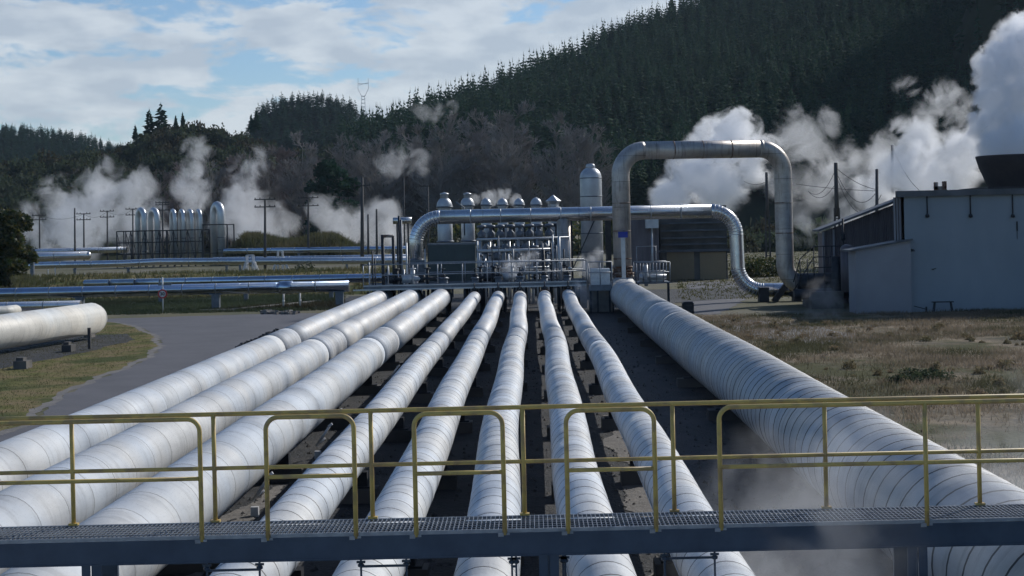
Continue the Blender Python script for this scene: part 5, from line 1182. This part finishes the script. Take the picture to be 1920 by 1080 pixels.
# ---------------------------------------------------------------- steam
def steam(name, lab, balls, dens, nscale, amp, sharp=4.0, off=.0, g=.35, step=.35, col=(.97, .98, 1.0), detail=5, flat=None, dist=.6):
    c0 = sum((Vector(b_[:3]) for b_ in balls), Vector()) / len(balls)
    # domain hull
    import bmesh
    bm = bmesh.new()
    for b_ in balls: bmesh.ops.create_icosphere(bm, subdivisions=3, radius=b_[3] * 1.06, matrix=Matrix.Translation(Vector(b_[:3]) - c0))
    me = bpy.data.meshes.new(name); bm.to_mesh(me); bm.free(); o = bpy.data.objects.new(name, me); COL.objects.link(o); o.location = c0
    md = o.modifiers.new('union', 'REMESH'); md.mode = 'VOXEL'; md.voxel_size = max(min(b_[3] for b_ in balls) * .16, .03)
    m = bpy.data.materials.new(name + '_vapour'); m.use_nodes = True; t = m.node_tree; n = t.nodes; l = t.links; n.clear()
    def mm(op, *a, clamp=False):
        q = n.new('ShaderNodeMath'); q.operation = op; q.use_clamp = clamp
        for i, v in enumerate(a):
            if isinstance(v, (int, float)): q.inputs[i].default_value = v
            else: l.new(v, q.inputs[i])
        return q.outputs[0]
    tc = n.new('ShaderNodeTexCoord'); pos = tc.outputs['Object']; fld = None
    for b_ in balls:
        d = n.new('ShaderNodeVectorMath'); d.operation = 'DISTANCE'; l.new(pos, d.inputs[0]); d.inputs[1].default_value = Vector(b_[:3]) - c0
        w_ = b_[4] if len(b_) > 4 else 1.0
        e = mm('MULTIPLY_ADD', d.outputs['Value'], -w_ / b_[3], w_)
        fld = e if fld is None else mm('SMOOTH_MAX', fld, e, .12)
    nz = n.new('ShaderNodeTexNoise'); nscale *= 1.7; amp *= 1.9; sharp *= 1.2; off += .10; dens *= 1.25; nz.inputs['Scale'].default_value = nscale; nz.inputs['Detail'].default_value = detail; nz.inputs['Roughness'].default_value = .63; nz.inputs['Distortion'].default_value = dist
    l.new(pos, nz.inputs['Vector'])
    a = mm('MULTIPLY_ADD', nz.outputs[0], amp, -amp * .5 - off)
    # fade to nothing at the hull
    edge = mm('MULTIPLY', fld, 5.0, clamp=True)
    dn = mm('MULTIPLY', mm('ADD', fld, a), sharp, clamp=True)
    dn = mm('MULTIPLY', mm('MULTIPLY', dn, edge), dens)
    pv = n.new('ShaderNodeVolumePrincipled'); pv.inputs['Color'].default_value = (*col, 1); pv.inputs['Anisotropy'].default_value = g; l.new(dn, pv.inputs['Density'])
    ou = n.new('ShaderNodeOutputMaterial'); l.new(pv.outputs[0], ou.inputs['Volume'])
    m.cycles.volume_step_rate = step
    me.materials.append(m); o.visible_shadow = True
    tag(o, lab, 'steam', 'steam plumes', 'stuff'); return o
def B(u, v, Y, rp, w=1.0): q = P(u, v, Y); return (q.x, q.y, q.z, rp / F * Y, w)
if True:
    steam('steam', 'dense white steam billowing inside the tall pipe loop', [B(1265, 375, 200, 58), B(1300, 330, 200, 62), B(1345, 350, 200, 70), B(1350, 270, 200, 62), B(1385, 245, 200, 50), B(1300, 275, 202, 30), B(1400, 310, 203, 55, .6), B(1440, 270, 205, 40, .5)], .55, .2, 1.5, 3.5, .05, step=.2)
    steam('steam', 'thin drifting steam behind the right leg of the tall loop', [B(1460, 350, 195, 60, .8), B(1500, 260, 200, 70, .9), B(1540, 230, 200, 45, .7), B(1560, 330, 195, 80, .9), B(1600, 400, 190, 70, .8), B(1500, 410, 190, 60, .7), B(1640, 310, 200, 80)], .12, .13, 2.2, 3.0, .22, step=.3)
    steam('steam', 'large white steam bank between the shed poles and cooling stack', [B(1700, 320, 165, 75), B(1760, 330, 165, 90), B(1800, 300, 165, 70), B(1720, 260, 168, 55), B(1690, 240, 168, 35, .7), B(1830, 250, 165, 40), B(1650, 350, 168, 60, .8)], .36, .19, 1.8, 3.0, .10, step=.2)
    steam('steam', 'smaller detached steam puff high before the dark forest', [B(1765, 190, 175, 52, .8), B(1790, 210, 175, 45, .7), B(1700, 160, 178, 32, .5), B(1735, 225, 175, 40, .6)], .16, .22, 2.0, 3.0, .15, step=.3)
    steam('steam', 'huge white plume rising from the cooling stack', [B(1880, 240, 100, 75), B(1900, 180, 100, 85), B(1890, 130, 100, 72), B(1930, 90, 100, 80), B(1870, 280, 97, 45), B(1925, 270, 97, 70), B(1850, 125, 100, 36), B(1960, 190, 100, 90)], 1.3, .55, 1.35, 4.5, .02, step=.2)
    steam('steam', 'white steam bank on the plain beside the dark broad tree', [B(130, 430, 290, 85), B(190, 400, 290, 75), B(180, 350, 292, 50, .8), B(110, 370, 290, 50, .7), B(260, 420, 290, 70, .9), B(250, 350, 292, 55, .7), B(195, 310, 294, 26, .6), B(60, 420, 290, 50, .6)], .13, .12, 2.0, 3.0, .09, step=.3)
    steam('steam', 'column of steam rising behind the narrow pipe loops', [B(365, 370, 292, 40, .9), B(362, 320, 292, 36, .9), B(370, 282, 292, 34, .9), B(345, 355, 292, 36, .7), B(380, 345, 292, 26, .8)], .15, .15, 1.9, 3.0, .08, step=.3)
    steam('steam', 'leaning steam column beside the widest pipe loop', [B(480, 420, 280, 70), B(455, 390, 280, 60), B(450, 350, 282, 45, .8), B(470, 310, 284, 36, .7), B(480, 285, 285, 26, .6), B(530, 430, 280, 45, .8), B(420, 420, 280, 45, .8)], .13, .13, 2.0, 3.0, .09, step=.3)
    steam('steam', 'low steam bank behind the two crossarm poles by the manifold', [B(640, 425, 270, 55), B(610, 395, 272, 40, .8), B(700, 430, 268, 60), B(740, 440, 265, 40), B(590, 385, 273, 26, .6), B(720, 400, 268, 40, .8)], .14, .14, 1.9, 3.0, .08, step=.3)
    steam('steam', 'thin wisp drifting before the bare trees', [B(740, 300, 290, 40, .8), B(780, 305, 290, 34, .7), B(720, 315, 290, 32, .7), B(760, 280, 290, 24, .5)], .09, .2, 2.8, 3.0, .2, step=.35)
    steam('steam', 'faint wisp high on the pine slope', [B(790, 208, 300, 26, .7), B(820, 208, 300, 28, .6), B(845, 200, 300, 18, .5)], .08, .22, 2.8, 3.0, .18, step=.35)
    steam('steam', 'small steam puffs behind the round-topped separators', [B(920, 368, 118, 22), B(945, 366, 118, 20), B(965, 375, 118, 16), B(890, 372, 118, 16, .7)], .5, .5, 1.5, 3.0, .1, step=.35)
    steam('steam', 'thin steam leaking over the middle of the manifold deck', [B(955, 505, 90.5, 28, .8), B(985, 490, 90.5, 24, .8), B(1000, 480, 91, 14, .6), B(960, 470, 91, 14, .4)], .5, .9, 1.9, 3.0, .12, step=.35)
    steam('steam', 'steam drifting beside the foot of the tall loop', [B(1100, 500, 90, 30, .8), B(1120, 480, 91, 22, .8), B(1095, 550, 87.6, 34, .7), B(1125, 520, 90, 30, .6), B(1090, 585, 87.5, 26, .6)], .38, .8, 1.9, 3.0, .14, step=.35)
    steam('steam', 'faint steam lying over the gravel near the walkway and big pipe', [(3.4, 19.3, .8, 1.9, .9), (4.2, 21.5, .9, 1.9, .8), (5.0, 16.5, 1.3, 1.8, .8), (6.2, 17.5, 1.6, 2.0, .8), (2.6, 16.6, .8, 1.5, .7), (7.6, 19.5, 1.5, 2.2, .7), (2.4, 13.2, 1.9, 1.1, .6)], .10, .7, 2.0, 2.4, .12, step=.5, detail=3)
    steam('steam', 'faint steam in front of the darkened pump skid', [B(1548, 560, 80, 50, .8), B(1560, 610, 76, 40, .7), B(1530, 600, 78, 36, .6)], .11, .6, 1.6, 2.0, .08, step=.5, detail=3)
# air
b = MB(); b.bx(-700, 900, -150, 1500, -1.5, 420); o = b.build('haze', M['white']); m = bpy.data.materials.new('air'); m.use_nodes = True; n = m.node_tree.nodes; n.clear()
pv = n.new('ShaderNodeVolumePrincipled'); pv.inputs['Color'].default_value = (.62, .80, 1.0, 1); pv.inputs['Density'].default_value = 6.5e-5; pv.inputs['Anisotropy'].default_value = .1
ou = n.new('ShaderNodeOutputMaterial'); m.node_tree.links.new(pv.outputs[0], ou.inputs['Volume']); o.data.materials.clear(); o.data.materials.append(m); tag(o, 'thin bluish air over the whole valley', 'haze', kind='stuff')
for o in list(bpy.data.objects):
    if '_org' in o: del o['_org']
